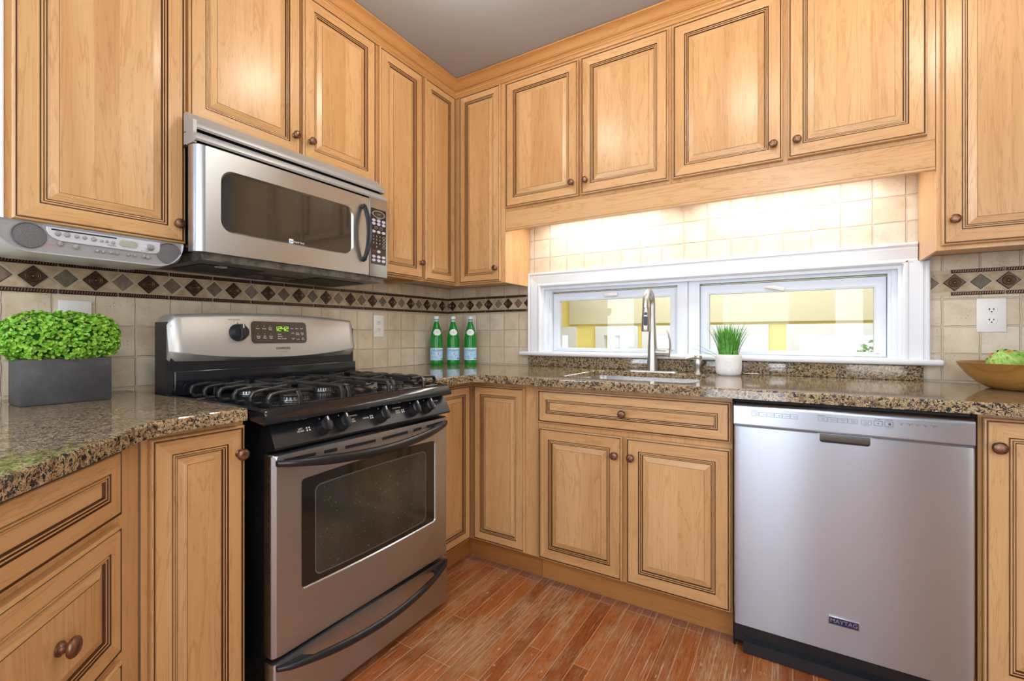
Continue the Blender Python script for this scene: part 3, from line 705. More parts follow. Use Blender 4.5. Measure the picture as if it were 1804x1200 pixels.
for i, (z0, z1, kz) in enumerate(((.727, .868, .797), (.444, .709, .575), (.115, .427, .29))):
    d = panel(r, 'drawer', .02, .404, z0, z1, i > 0, .85)
    if i: knob(d, .214, -.020, kz, .017)
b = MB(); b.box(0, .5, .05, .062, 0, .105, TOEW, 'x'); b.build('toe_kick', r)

# ------------------------------------------------------------------ worktops
def slab(outer, hole, z0, z1, r=.006):
    """outer ccw, hole ccw"""
    bmx = bmesh.new(); R = [(0, z0), (-.002, z0-.0)] 
    rings = [(0, z0, 0), (0, z1-r, 0)]+[(r*(1-math.cos(a)), z1-r+r*math.sin(a), 0) for a in (PI/6, PI/3, PI/2)]
    loops = []
    for d, z, _ in rings:
        loops.append([bmx.verts.new((x, y, z)) for x, y in (offset(outer, d) if d else outer)])
    for a, c in zip(loops, loops[1:]):
        n = len(a)
        for i in range(n): bmx.faces.new((a[i], a[(i+1) % n], c[(i+1) % n], c[i])).smooth = True
    hl = []
    if hole:
        for z, d in ((z0, 0), (z1-.003, 0), (z1, -.003)): hl.append([bmx.verts.new((x, y, z)) for x, y in (offset(hole, d) if d else hole)])
        for a, c in zip(hl, hl[1:]):
            n = len(a)
            for i in range(n): bmx.faces.new((a[(i+1) % n], a[i], c[i], c[(i+1) % n]))
    for top in (0, 1):
        es = []
        for L in ([loops[-1]]+([hl[-1]] if hole else []) if top else [loops[0]]+([hl[0]] if hole else [])):
            for i in range(len(L)):
                e = bmx.edges.get((L[i], L[(i+1) % len(L)])); es.append(e)
        res = bmesh.ops.triangle_fill(bmx, edges=es, use_beauty=True, normal=(0, 0, 1 if top else -1))
        for f in res['geom']:
            if isinstance(f, bmesh.types.BMFace):
                f.normal_update(); f.smooth = False
                if (f.normal.z > 0) != bool(top): f.normal_flip()
    return bmx
def arc(cx, cy, r, a0, a1, n=6): return [(cx+r*math.cos(a0+(a1-a0)*i/n), cy+r*math.sin(a0+(a1-a0)*i/n)) for i in range(n+1)]
CT = .920
outer = [(.003, -.003), (.003, -.972), (.725, -.972)]+[(.725, -.80)]+arc(.725+.055, -.70-.055, .055, PI, PI/2, 6)+[(3.2, -.70), (3.2, -.003)]
hole = rrect(1.115, 1.672, -.588, -.145, .06, 5)
b = MB(); b.bm(slab(outer, hole, CT-.034, CT), GRANITE, False); wk = b.build('worktop')
tag(wk, 'L-shaped speckled brown granite worktop holding the sink and bottles', 'worktop')
b = MB(); b.box(2.630, 2.6325, -.69, -.005, CT-.001, CT+.0005, WHITEPL); o = b.build('seam', wk); o['label'] = 'thin pale seam line'
CL = .911
outer = [(.003, -1.768), (.003, -2.95), (.80, -2.95), (1.33, -2.48)]
pts = []
e0 = p0+Vector((math.sin(ANG), -math.cos(ANG)))*.035
a_ = e0+dfar*.50; outer = [(.003, -1.768), (.003, -2.95), (.85, -2.95), (a_.x, a_.y)]
for s_ in (.38, .28, .20, .13): q_ = e0+dfar*s_; outer.append((q_.x, q_.y))
outer += [(.842, -2.030), (.806, -1.982), (.790, -1.930), (.782, -1.86), (.778, -1.768)]
b = MB(); b.bm(slab(outer, None, CL-.033, CL), GRANITE, False)
tag(b.build('worktop'), 'angled speckled brown granite worktop left of the range, under the boxwood', 'worktop')
b = MB(); b.rbox(.630, 2.436, -.022, -.001, CT+.0003, .983, .002, GRANITE, 2)
tag(b.build('backsplash_slab'), 'low granite upstand strip between worktop and window sill', 'upstand')

# sink
r = thing('sink', T(1.3935, -.3665, CT-.034), 'stainless undermount sink sunk into the worktop under the window', 'sink')
b = MB(); i1 = rrect(-.2775, .2775, -.2205, .2205, .059, 5); o1 = rrect(-.27835, .27835, -.22135, .22135, .0598, 5); i2 = rrect(-.26, .26, -.20, .20, .05, 5)
rows = [[(x, y, -.004) for x, y in o1], [(x, y, .0095) for x, y in o1], [(x, y, .0095) for x, y in i1], [(x, y, -.012) for x, y in i1], [(x, y, -.18) for x, y in i2]]
b.grid(rows, SINKM, True, True); b.face([(x, y, -.18) for x, y in i2], SINKM)
b.build('basin', r)
b = MB(); b.lathe([(.045, -.179), (.045, -.176), (.03, -.1765), (.012, -.177)], NICKEL, None, 20); b.build('drain', r)

# faucet
r = thing('faucet', T(1.392, -.098, CT), 'tall brushed nickel pull-down faucet standing behind the sink', 'faucet')
b = MB(); pl = rrect(-.128, .128, -.03, .03, .029, 8)
b.grid([[(x, y, 0) for x, y in pl], [(x, y, .004) for x, y in pl], [(x*.985, y*.95, .007) for x, y in pl]], NICKEL, True, True); b.face([(x*.985, y*.95, .007) for x, y in pl], NICKEL); b.build('deck_plate', r)
b = MB(); b.lathe([(.027, .006), (.026, .02), (.0245, .06), (.023, .12), (.0185, .19), (.0155, .25), (.0145, .28)], NICKEL, None, 24)
b.build('body', r)
b = MB(); rr_ = .062; pts = [(0, 0, .27), (0, 0, .31), (0, 0, .336)]+[(0, -rr_+rr_*math.cos(a), .336+rr_*math.sin(a)) for a in [PI*i/12 for i in range(1, 12)]]+[(0, -2*rr_, .336), (0, -2*rr_-.001, .315)]
b.tube(pts, [.0145]*len(pts), NICKEL, 16); b.build('spout', r)
b = MB(); M = Matrix.Translation((0, -2*rr_, .205)) @ Matrix.Rotation(math.radians(-3), 4, 'X'); b.lathe([(.010, -.004), (.0185, -.004), (.0205, .002), (.0205, .02), (.0185, .06), (.0160, .105), (.0150, .112)], NICKEL, M, 24)
hd = b.build('spray_head', r)
b = MB(); M2 = M @ Matrix.Translation((-.004, -.0195, 0)); b.plate(circle(0, .080, .0075, 14), -.0195+.000, -.008, BLACKP); b.plate(rrect(-.008, .008, .024, .066, .006, 4), -.022, -.008, BLACKP); b.plate(rrect(-.0095, .0095, .0225, .0675, .007, 4), -.0212, -.008, GREYL)
b.build('spray_button', hd, M @ Matrix.Rotation(math.radians(14), 4, 'Z'))
b = MB(); Mh = Matrix.Translation((.015, 0, .098)) @ Matrix.Rotation(PI/2, 4, 'Y'); b.lathe([(.018, 0), (.0195, .004), (.0195, .035), (.019, .037), (.0195, .039), (.0195, .062), (.017, .069), (.0001, .071)], NICKEL, Mh, 22)
hb = b.build('handle', r)
b = MB(); b.tube([(.081, -.004, .075), (.085, -.004, .10), (.088, -.004, .125), (.086, -.003, .155), (.079, 0, .185), (.070, .004, .207)], [.005, .0075, .008, .0075, .006, .004], NICKEL, 12, True, (1.25, .6), (1, 0, .1)); b.build('lever', hb)
# soap dispenser
r = thing('soap_dispenser', T(1.607, -.098, CT), 'small brushed nickel soap dispenser pump right of the faucet', 'soap dispenser')
b = MB(); b.lathe([(.021, 0), (.021, .004), (.0155, .008), (.0145, .028), (.018, .040), (.019, .045), (.019, .068), (.0165, .071)], NICKEL, None, 22); b.build('body', r)
b = MB(); b.lathe([(.0165, .071), (.0185, .074), (.0185, .084), (.016, .087), (.0001, .0875)], NICKEL, None, 22); b.tube([(0, 0, .078), (-.022, -.014, .078), (-.045, -.030, .073), (-.05, -.033, .069)], [.007, .006, .004, .003], NICKEL, 10); b.build('spout', r)

# potted grass
r = thing('potted_grass', T(1.742, -.118, CT) @ Matrix.Scale(.94, 4), 'fake green grass in a round white marbled pot on the worktop', 'potted plant')
b = MB(); b.lathe([(.044, 0), (.050, .003), (.056, .012), (.0585, .03), (.0590, .085), (.0575, .1), (.056, .1015), (.0535, .1), (.0535, .085), (.0001, .084)], POTM, None, 36); b.build('pot', r)
b = MB(); rnd = random.Random(3)
def blade(b, base, dirn, h, bend, w, m):
    side = Vector((-dirn.y, dirn.x, 0)).normalized(); rows = []
    for i in range(6):
        t_ = i/5; p = Vector(base)+Vector((dirn.x, dirn.y, 0))*(bend*t_**1.6*h)+Vector((0, 0, h*(t_-.12*bend*t_*t_)))
        ww = w*(1-t_**2)*.5+.0003; up = Vector((dirn.x, dirn.y, 0))*ww*.5
        rows.append([p-side*ww, p+up*.6, p+side*ww])
    b.grid(rows, m, False, True)
for k in range(165):
    a = rnd.uniform(0, 2*PI); rad = .044*math.sqrt(rnd.random()); d = Vector((math.cos(a), math.sin(a), 0)); bend = rad/.044*rnd.uniform(.15, .62)+rnd.uniform(-.05, .10)
    blade(b, (d.x*rad, d.y*rad, .083), d, rnd.uniform(.12, .18), bend*.8, rnd.uniform(.0055, .0085), GRASSM)
for zz, rr2 in ((.075, .9), (.06, .95)):
    pass
b.tube([(-.035, -.01, .085), (-.07, -.02, .11), (-.115, -.03, .135), (-.14, -.035, .15)], [.0012, .0011, .001, .0006], GRASSM, 5); b.tube([(-.035, -.02, .085), (-.08, -.03, .10), (-.135, -.04, .122), (-.155, -.045, .128)], [.0012, .0011, .001, .0006], GRASSM, 5)
b.build('grass_blades', r)

# ------------------------------------------------------------------ bottles
def make_bottle():
    r = thing('glass_bottle', T(0, 0, 0), '', 'bottle', 'green mineral water bottles in the worktop corner')
    prof = [(.030, .002), (.036, 0), (.0385, .006), (.0388, .02), (.0388, .150), (.038, .165), (.0345, .190), (.028, .220), (.0205, .245), (.0150, .262), (.0138, .275), (.0134, .281), (.0150, .283), (.0150, .286), (.0130, .288)]
    b = MB(); b.lathe(prof, GREENGL, None, 32); b.build('glass', r)
    b = MB(); R = .0392
    def cyl(a, z, R=R): return (R*math.sin(a), -R*math.cos(a), z)
    def band(b, z0, z1, a0, a1, m, R=R, n=30): b.grid([[cyl(a0+(a1-a0)*i/n, z, R) for i in range(n+1)] for z in (z0, z1)], m, False, True)
    band(b, .030, .106, -1.9, 1.9, LABELW); band(b, .033, .1025, -1.9, 1.9, LABELB, R+.0003); band(b, .034, .044, .55, 1.2, BLUEC, R+.0006)
    wrap = lambda p: Vector(cyl(p.x/R, p.y, R+.0007))
    b2 = MB()
    def wtext(body, size, z, a, m, sx=1.0):
        wr = lambda p: Vector(cyl((p.x)/R+a, p.y+z, R+.0008)); b.text(body, size, m, None, 'CENTER', wr, 0, sx)
    wtext('S.PELLEGRINO', .0112, .0905, 0, NAVY, 1.05)
    wtext('NATURAL MINERAL WATER', .0035, .052, -.25, BLUEC); wtext('SAN PELLEGRINO TERME', .0030, .046, -.25, BLUEC)
    st = []
    for i in range(10):
        a = PI/2+i*PI/5; q = .0062 if i % 2 == 0 else .0028; st.append(cyl(.12+q*math.cos(a)/R, .068+q*math.sin(a), R+.0009))
    b.face(st, REDI)
    lb = b.build('label', r); lb['label'] = 'pale blue paper label with a red star'
    b = MB(); b.lathe([(.0143, .262), (.0142, .279)], LABELB, None, 24); b.build('neck_band', r)
    b = MB()  # oval shoulder label lying on the glass
    def rad(z):
        for (r0, z0), (r1, z1) in zip(prof, prof[1:]):
            if z0 <= z <= z1: return r0+(r1-r0)*(z-z0)/(z1-z0)
        return .03
    rows = []
    for k, f in enumerate((0.02, .35, .7, 1.0)):
        rows.append([cyl(f*.024*math.cos(2*PI*i/24)/.030, .203+f*.020*math.sin(2*PI*i/24), rad(.203+f*.020*math.sin(2*PI*i/24))+.0006) for i in range(24)])
    b.grid(rows, LABELW, True, True, True)
    wr = lambda p: Vector(cyl(p.x/.030, p.y+.203, rad(p.y+.203)+.001)); b.text('SP', .012, REDI, None, 'CENTER', wr, 0); b.build('shoulder_label', r)
    b = MB(); b.lathe([(.0155, .284), (.0158, .285), (.0158, .300), (.0145, .303), (.0001, .3035)], WHITEPL, None, 24); b.build('cap', r)
    return r
def dup(root, M, label, group=None):
    c = root.copy(); COL.objects.link(c); c.matrix_basis = M; c['label'] = label
    if group: c['group'] = group
    def rec(src, dst):
        for ch in src.children:
            k = ch.copy(); COL.objects.link(k); k.parent = dst; k.matrix_basis = ch.matrix_basis.copy(); rec(ch, k)
    rec(root, c); return c
bt = make_bottle(); bt['label'] = 'green glass water bottle leftmost of the three in the corner'
def face_cam(x, y): return math.atan2(cam.location.x-x, -(cam.location.y-y))
P3 = [(.097, -.240), (.165, -.160), (.252, -.095)]
bt.matrix_basis = T(*P3[0], CT) @ Matrix.Rotation(face_cam(*P3[0])+.15, 4, 'Z')
dup(bt, T(*P3[1], CT) @ Matrix.Rotation(face_cam(*P3[1])+.05, 4, 'Z'), 'green glass water bottle between the other two bottles')
dup(bt, T(*P3[2], CT) @ Matrix.Rotation(face_cam(*P3[2])-.02, 4, 'Z'), 'green glass water bottle in front of the wall outlet, rightmost of three')

# ------------------------------------------------------------------ outlets
def outlet(M, label, blank=False, w=.074, h=.122):
    r = thing('outlet', M, label, 'outlet'); b = MB(); b.rbox(-w/2, w/2, -.006, 0, -h/2, h/2, .003, WHITEPL, 2); b.build('cover_plate', r)
    if blank: return r
    for s_ in (1, -1):
        b = MB(); zc = s_*.0195
        o_ = [(.0165*math.cos(a)*1.0, zc+max(-.0135, min(.0135, .0165*math.sin(a)))) for a in [2*PI*i/28 for i in range(28)]]
        b.plate(o_, -.0085, -.005, WHITEPL, .0008); k = b.build('receptacle', r)
        b = MB(); b.box(-.0068, -.0045, -.0088, -.008, zc-.001, zc+.007, DARKSLOT); b.box(.0045, .0068, -.0088, -.008, zc-.0005, zc+.0065, DARKSLOT); b.plate(circle(0, zc-.0068, .0026, 10), -.0088, -.008, DARKSLOT)
        if not blank: b.box(-.0095, -.0068, -.0088, -.008, zc+.002, zc+.0038, DARKSLOT)
        b.build('slots', k)
    b = MB(); b.plate(circle(0, 0, .0028, 12), -.007, -.005, WHITEPL, .0005); b.build('screw', r)
    return r
outlet(LEFT(0, -.623, 1.155), 'white duplex outlet on the tiles right of the range')
outlet(T(.190, 0, 1.172), 'white cover plate half hidden behind the rightmost green bottle', True)
outlet(T(2.632, 0, 1.178), 'white duplex outlet on the tiles right of the window', False, .082, .128)
outlet(LEFT(0, -1.903, 1.155), 'white cover plate on the tiles behind the boxwood planter', True, .082)

# ------------------------------------------------------------------ dishwasher
r = thing('dishwasher', T(1.819, -.655, 0), 'stainless steel dishwasher built in right of the sink cabinet', 'dishwasher'); Wd = .612
b = MB(); b.box(.004, Wd-.004, .03, .60, .09, .875, BLACKM); b.box(-.006, .002, .035, .5, 0.0, .884, DARKSLOT); b.box(Wd-.001, Wd+.007, .035, .5, 0.0, .884, DARKSLOT); b.box(.0, Wd, .035, .06, .862, .884, DARKSLOT); b.build('tub', r)
b = MB()
DWH = (.245, .381)
rows = []
rb = .012
secs = [(.095, .012), (.0955, .004), (.098, .0), (.785, -.001)]
b.grid([[(x, y, z) for x in (0, .004, .02, Wd-.02, Wd-.004, Wd) for y in [yy+(.006 if x in (0, Wd) else .001 if x in (.004, Wd-.004) else 0)]] for z, yy in secs], DWSTEEL, False, True)
for x in (0, Wd): b.face([(x, .006, .098), (x, .03, .098), (x, .03, .785), (x, .006, .785)], DWSTEEL)
b.box(.003, Wd-.003, .007, .03, .095, .79, DWSTEEL)
dd = b.build('door', r)
b = MB(); zt_ = .868; prof = [(.030, .7905), (.003, .7905), (.0, .7915), (-.001, .794), (-.001, .796), (-.0012, .850), (-.0012, .853), (.0, .857), (.003, .862), (.010, .8675), (.030, .8685)]
hx0, hx1 = .243, .384
b.grid([[(x, y, z) for x in (0, .003, .02, Wd-.02, Wd-.003, Wd)] for y, z in prof], DWSTEEL, False, True)
for x in (0, Wd): b.face([(x, y, z) for y, z in prof], DWSTEEL)
cp_ = b.build('control_strip', r); cp_['label'] = 'flat silver control strip'
b = MB(); b.box(.001, Wd-.001, .0, .003, .7868, .7892, GREYL); b.build('seam', r)
# pocket handle: proud plate, its face coloured dark for the shade inside
b = MB(); o_ = rrect(hx0, hx1, .752, .7885, [.012, .002, .002, .012], 4); i_ = rrect(hx0+.006, hx1-.006, .760, .7875, [.008, .001, .001, .008], 4)
b.ring(o_, i_, -.0055, .002, DWSTEEL); PG = flat('pocket_shade_grey', (.13, .125, .11), .3, .7); b.grid([[(x, -.0022, z0) for x in (hx0+.006, hx1-.006)] for z0 in (.760, .766)], BLACKP); b.grid([[(x, y0, z0) for x in (hx0+.006, hx1-.006)] for y0, z0 in ((-.0022, .766), (-.0026, .7675), (-.0030, .7695), (-.0032, .773), (-.0036, .780), (-.0030, .7865))], PG)
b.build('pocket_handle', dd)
b = MB(); YT = -.0022
def cell(x0, x1, z0, z1, m=GREYL, w=.0006):
    for q in ((x0, x1, z0, z0+w), (x0, x1, z1-w, z1), (x0, x0+w, z0, z1), (x1-w, x1, z0, z1)): b.box(q[0], q[1], YT-.0003, YT+.0006, q[2], q[3], m)
def lbl(x, z, body, size=.006, m=GREYL): b.text(body, size, m, FT(x, YT, z), 'CENTER', None, .0003)
xx = .056; cw = .0225
lbl(.063, .8445, 'CYCLES', .0052)
for s_ in ('Power\nWash', 'Auto', 'Normal', 'Light', 'Quick', 'Rinse'): cell(xx, xx+cw-.001, .8265, .8405); lbl(xx+cw/2+.003, .8335, s_, .0045); b.plate(circle(xx+.0035, .8335, .0009, 6), YT-.0004, YT+.0006, GREYL); xx += cw
b.build('lettering', cp_); b = MB(); xx = .245; lbl(.253, .8445, 'OPTIONS', .0052)
for s_ in ('High\nTemp', 'Sanitize', 'Heated\nDry', '4 Hour\nDelay'): cell(xx, xx+.0245, .8265, .8405); lbl(xx+.014, .8335, s_, .0045); b.plate(circle(xx+.0035, .8335, .0009, 6), YT-.0004, YT+.0006, GREYL); xx += .0258
b.build('lettering', cp_); b = MB(); cell(.356, .381, .8265, .8405); lbl(.3695, .8335, 'Control\nLock', .0045); lbl(.3685, .823, 'Hold 3 Sec', .0032)
for x_, s_ in ((.387, 'START'), (.4125, 'CANCEL')): cell(x_, x_+.0205, .826, .841, GREYL, .0009); lbl(x_+.010, .8455, s_, .0055)
b.plate([(.396, .831), (.4, .8335), (.396, .836)], YT-.0004, YT+.0006, GREYL); b.plate(circle(.4245, .8335, .0036, 10), YT-.0004, YT+.0006, GREYL); lbl(.4225, .8215, 'Hold 3 Sec', .0032)
b.build('lettering', cp_); b = MB()
for i, s_ in enumerate(('Lock', 'Washing', 'Drying', 'Clean', 'Sanitized')): lbl(.452+i*.0180, .8385, s_, .0040); b.plate(circle(.452+i*.0180, .8345, .0012, 8), YT-.0004, YT+.0006, GREYL)
b.build('lettering', cp_)
b = MB(); b.rbox(.272, .352, -.005, .0, .186, .212, .0015, NICKEL, 2); b.box(.2745, .3495, -.0056, -.004, .1885, .2095, flat('navy_badge', (.012, .018, .085), .3)); b.text('MAYTAG', .0175, NICKEL, FT(.312, -.0058, .199), 'CENTER', None, .0006, 1.0); o = b.build('badge', dd); o['label'] = 'navy nameplate with silver letters'
b = MB(); b.box(0, Wd, .02, .05, .030, .098, BLACKG); b.box(.03, Wd-.03, .0, .04, .004, .042, BLACKP); b.build('kick_plate', r)

# ------------------------------------------------------------------ gas range (local x along the front, front at y=0, depth to +y)
r = thing('gas_range', LEFT(.80, -1.712, 0), 'stainless and black gas range with a slanted knob panel, between the worktops', 'stove'); Wr = .732
b = MB(); b.box(.004, Wr-.004, .045, .63, .03, .885, BLACKG); b.box(.02, Wr-.02, .07, .6, 0, .03, BLACKM); b.box(.0035, .0045, .16, .165, .05, .87, BLACKM); b.build('body', r)
def bowed_panel(b, x0, x1, z0, z1, m, rad=.010, yb=.04):
    rows = []
    def yy(x): return 0
    prof = [(x0, yb), (x0, rad)]+[(x0+rad*(1-math.cos(a)), rad*(1-math.sin(a))) for a in (PI/6, PI/3, PI/2)]+[(x1-rad*(1-math.cos(a)), rad*(1-math.sin(a))) for a in (PI/2, PI/3, PI/6)]+[(x1, rad), (x1, yb)]
    b.grid([[(x, y, z) for x, y in prof] for z in (z0, z1)], m, False, True)
    b.face([(x, y, z1) for x, y in prof], m); b.face([(x, y, z0) for x, y in prof][::-1], m)
    b.face([(x0, yb, z0), (x0, yb, z1), (x1, yb, z1), (x1, yb, z0)], m)
dr = MB(); bowed_panel(dr, 0, Wr, .030, .204, STEEL); dro = dr.build('storage_drawer', r)
def handle(parent, zc, sag, out, x0, x1, th, hh, z_end=0):
    b = MB(); n = 28; rows = []
    for i in range(n+1):
        t_ = i/n; x = x0+(x1-x0)*t_; s_ = math.sin(PI*t_); k = s_**.55
        yc = -(out*k) ; z = zc-sag*s_
        taper = min(1, .55+2.2*min(t_, 1-t_)); h = hh*taper; w = th*taper
        rows.append([(x, yc+w*.5*math.cos(a)-.004, z+h*.5*math.sin(a)) for a in [2*PI*j/14 for j in range(14)]])
    b.grid(rows, BLACKP, True, True); b.face(rows[0][::-1], BLACKP); b.face(rows[-1], BLACKP)
    for sx in (0, 1):          # end brackets flowing back into the panel
        xa = x0 if sx == 0 else x1; sg = 1 if sx == 0 else -1
        P = [(xa, .001), (xa+sg*.02, -.018), (xa+sg*.06, -out*.58), (xa+sg*.11, -out*.78), (xa+sg*.075, .001)]
        zt = zc+hh*.22; zb = zc-hh*.25
        dz = lambda x: -sag*math.sin(PI*(x-x0)/(x1-x0))
        top = [(x, y, zt+dz(x)) for x, y in P]; bot = [(x, y, zb+dz(x)) for x, y in P]
        b.face(top, BLACKP); b.face(bot[::-1], BLACKP); b.grid([bot, top], BLACKP, True, False)
    return b.build('handle', parent)
handle(dro, .193, .030, .050, .008, Wr-.010, .020, .026)
# oven door with window
b = MB(); z0, z1 = .216, .775
door_out = rrect(.0, Wr, z0, z1, .001, 2)
bowed_panel(b, 0, .080, z0, z1, STEEL); 
b.v.clear(); b.f.clear(); b.m.clear(); b.uv.clear(); b.sm.clear()
ow = [(.084, .371), (.37, .3685), (.658, .375), (.660, .69), (.37, .697), (.083, .689)]
n_ = 8
def bowwin(x0, x1, z0, z1, r_, sag_t, sag_b):
    o = rrect(x0, x1, z0, z1, r_, n_); res = []
    # densify horizontal edges
    k = len(o)
    for i in range(k):
        res.append(o[i]); a, c = o[i], o[(i+1) % k]
        if abs(c[0]-a[0]) > .2:
            for j in range(1, 8): res.append((a[0]+(c[0]-a[0])*j/8, a[1]))
    f = lambda x: 1-((x-(x0+x1)/2)/((x1-x0)/2))**2
    return [(x, z+(sag_t*f(x) if z > (z0+z1)/2 else -sag_b*f(x))) for x, z in res]
wo = bowwin(.084, .658, .373, .690, .012, .008, .006)
outer_r = bowwin(0.010, Wr-.010, z0+.004, z1-.004, .012, 0, 0)
outer_s = bowwin(0.0, Wr, z0, z1, .006, 0, 0)
b.grid([[(x, .0, z) for x, z in outer_r], [(x, .0, z) for x, z in wo]], STEEL, True, False)
b.grid([[(x, .044, z) for x, z in outer_s], [(x, .010, z) for x, z in outer_s], [(x*.995+.002, .003, z) for x, z in offset(outer_s, .004)], [(x, .0, z) for x, z in outer_r]], STEEL, True, True)
b.grid([[(x, .0, z) for x, z in wo], [(x, .004, z) for x, z in offset(wo, .003)]], STEEL, True, False)
b.face([(x, .044, z) for x, z in outer_s][::-1], BLACKM)
od = b.build('oven_door', r)
b = MB(); wo2 = offset(wo, .003); b.face([(x, .004, z) for x, z in wo2], OVENG)
gl_ = b.build('oven_window', od); gl_['label'] = 'black oven window glass'
b = MB(); wi = bowwin(.130, .608, .392, .660, .020, .004, .006); b.grid([[(x, .0035, z) for x, z in wi], [(x, .0035, z) for x, z in offset(wi, .0035)]], flat('window_edge_grey', (.10, .10, .095), .3), True, False)
GLI = NT('smoky_inner_glass'); _s = GLI.noise(GLI.coord('Object'), 160, 2, .6); _b = GLI.noise(GLI.coord('Object'), 5, 3)
GLI.bs(Base_Color=GLI.mix(GLI.ramp(_s.outputs[0], [(.70, (0, 0, 0)), (.74, (1, 1, 1))]), GLI.ramp(_b.outputs[0], [(.3, (.020, .019, .015)), (.7, (.050, .047, .036))]), (.30, .30, .28)), Roughness=.10, Specular_IOR_Level=.7); GLI = GLI.m
b.face([(x, .0033, z) for x, z in offset(wi, .0035)], GLI); b.build('inner_pane', gl_)
b = MB()
for x0_, x1_ in ((.030, .130), (.158, .204), (.234, .357), (.385, .507), (.536, .578), (.606, .700)):
    f_ = lambda x: .752-.004*(1-((x-.366)/.36)**2)+.004*abs(x-.366)/.36
    xs_ = [x0_+(x1_-x0_)*i/6 for i in range(7)]
    b.face([(x, -.0006, f_(x)-.0045) for x in xs_]+[(x, -.0006, f_(x)+.0045) for x in xs_[::-1]], DARKSLOT)
    b.face([(x0_-.0, -.0003, f_(x0_)-.0065), (x1_, -.0003, f_(x1_)-.0065), (x1_, -.0003, f_(x1_)-.0045), (x0_, -.0003, f_(x0_)-.0045)], NICKEL)
b.build('vent_slots', od)
b = MB()
for k in range(14): b.box(-.0006, .0, .018, .023, .745-k*.0235-.012, .745-k*.0235, DARKSLOT)
b.build('side_slots', od)
handle(od, .752, .024, .052, .008, Wr-.012, .022, .030)
# knob panel (sloped)
b = MB(); P = [(.025, .857), (.016, .852), (-.012, .796), (-.010, .790), (.0, .787), (.06, .787), (.06, .858)]
b.grid([[(x, y, z) for x in (-.002, .004, .012, Wr-.012, Wr-.004, Wr+.002)] for y, z in P], BLACKP, False, True)
for x, fl in ((-.002, True), (Wr+.002, False)): q = [(x, y, z) for y, z in P]; b.face(q if not fl else q[::-1], BLACKG)
kp = b.build('knob_panel', r)
sl = Vector((0, -.028, -.056)).normalized(); nrm = Vector((0, -.056, .028)).normalized()
def onpanel(x, z):        # frame on the sloped panel at height z
    y = .016+(z-.852)*(.028/.056)
    return Matrix(((1, 0, 0, x), (0, -sl.y, nrm.y, y), (0, -sl.z, nrm.z, z), (0, 0, 0, 1)))
LB = MB(); lab = [('LEFT\nFRONT', -.068, 0), ('LEFT\nREAR', .048, 0), ('CENTER', -.062, 0), ('RIGHT\nFRONT', -.070, 0), ('RIGHT\nREAR', .046, 0)]
for i, kx in enumerate((.152, .220, .380, .532, .606)):
    M = onpanel(kx, .826) @ Matrix.Scale(1.12, 4); b = MB()
    b.lathe([(.0215, 0), (.0215, .006), (.0195, .010), (.0175, .024), (.0165, .027), (.0001, .028)], BLACKP, M, 26)
    b.rbox(-.0058, .0058, -.0185, .0195, .012, .036, .003, BLACKP, 2, M)
    b.rbox(-.0012, .0012, .021, .0265, 0, .0012, .0004, WHITEL, 1, M); b.rbox(-.0014, .0014, .008, .019, .0355, .0366, .0004, WHITEL, 1, M)
    kk = b.build('burner_knob', kp)
    s_, dx, _ = lab[i]
    LB = MB(); M2 = onpanel(kx+dx, .829); LB.text(s_, .0068, WHITEL, M2 @ Matrix.Translation((0, 0, .0006)))
    ix = kx+(dx+.024 if dx < 0 else dx-.022)
    for q, (ax, az) in enumerate(((-.004, -.0035), (.004, -.0035), (-.004, .0035), (.004, .0035))):
        Mq = onpanel(ix+ax, .829+az*.9)
        LB.lathe([(.0017 if q != i % 4 else .0001, .0006), (.0026, .0008)], WHITEL, Mq, 10)
    if i in (1, 3, 4):
        M3 = onpanel(kx+dx+(.0 if i != 4 else .012), .8425); LB.text('POWER BURNER', .0052, WHITEL, M3 @ Matrix.Translation((0, 0, .0006)))
    LB.build('lettering', kp)
# cooktop
b = MB(); LXa, LXb = -.030, .735
P = [(.10, .875), (-.012, .862), (-.018, .866), (-.017, .876), (-.006, .896), (.004, .903), (.012, .905), (.022, .902), (.034, .896), (.05, .895), (.52, .895), (.53, .905)]
xsl = [LXa, LXa+.006, LXa+.016, LXa+.030, LXb-.030, LXb-.016, LXb-.006, LXb]
def ct(x, y, z):
    e = min(x-LXa, LXb-x)
    if z > .893 and y > .02 and e < .020: z = .895+.012*math.cos(min(1, e/.018)*PI/2)
    if e < .001: z = min(z, .898)
    return (x, y, z)
b.grid([[ct(x, y, z) for x in xsl] for y, z in P], BLACKG, False, True)
for x in (LXa, LXb): b.face([(x, y, min(z, .898)) for y, z in P]+[(x, .53, .875)], BLACKG)
b.face([(LXa, .10, .875), (LXb, .10, .875), (LXb, .53, .875), (LXa, .53, .875)], BLACKG)
ctp = b.build('cooktop', r)
for x, y, R_ in ((.16, .145, .045), (.16, .40, .038), (.352, .27, .034), (.56, .145, .050), (.56, .40, .036)):
    b = MB(); M = T(x, y, .894)
    b.lathe([(R_*1.5, 0), (R_*1.45, .003), (R_*1.1, .004), (R_*1.08, .006)], BLACKG, M, 28)
    b.lathe([(R_*.92, .004), (R_*.95, .016), (R_*.90, .019)], NICKEL, M, 28)
    for q in range(24): 
        a = 2*PI*q/24; b.rbox(-.0014, .0014, -.0014, .0014, .009, .0185, .0004, BLACKM, 1, M @ T(R_*.95*math.cos(a), R_*.95*math.sin(a), 0))
    bu = b.build('burner', r)
    b = MB(); b.lathe([(R_*.97, .019), (R_*1.0, .021), (R_*.98, .0245), (R_*.7, .0262), (.0001, .0265)], CASTI, M, 28); b.build('burner_cap', bu)
ZG = .938
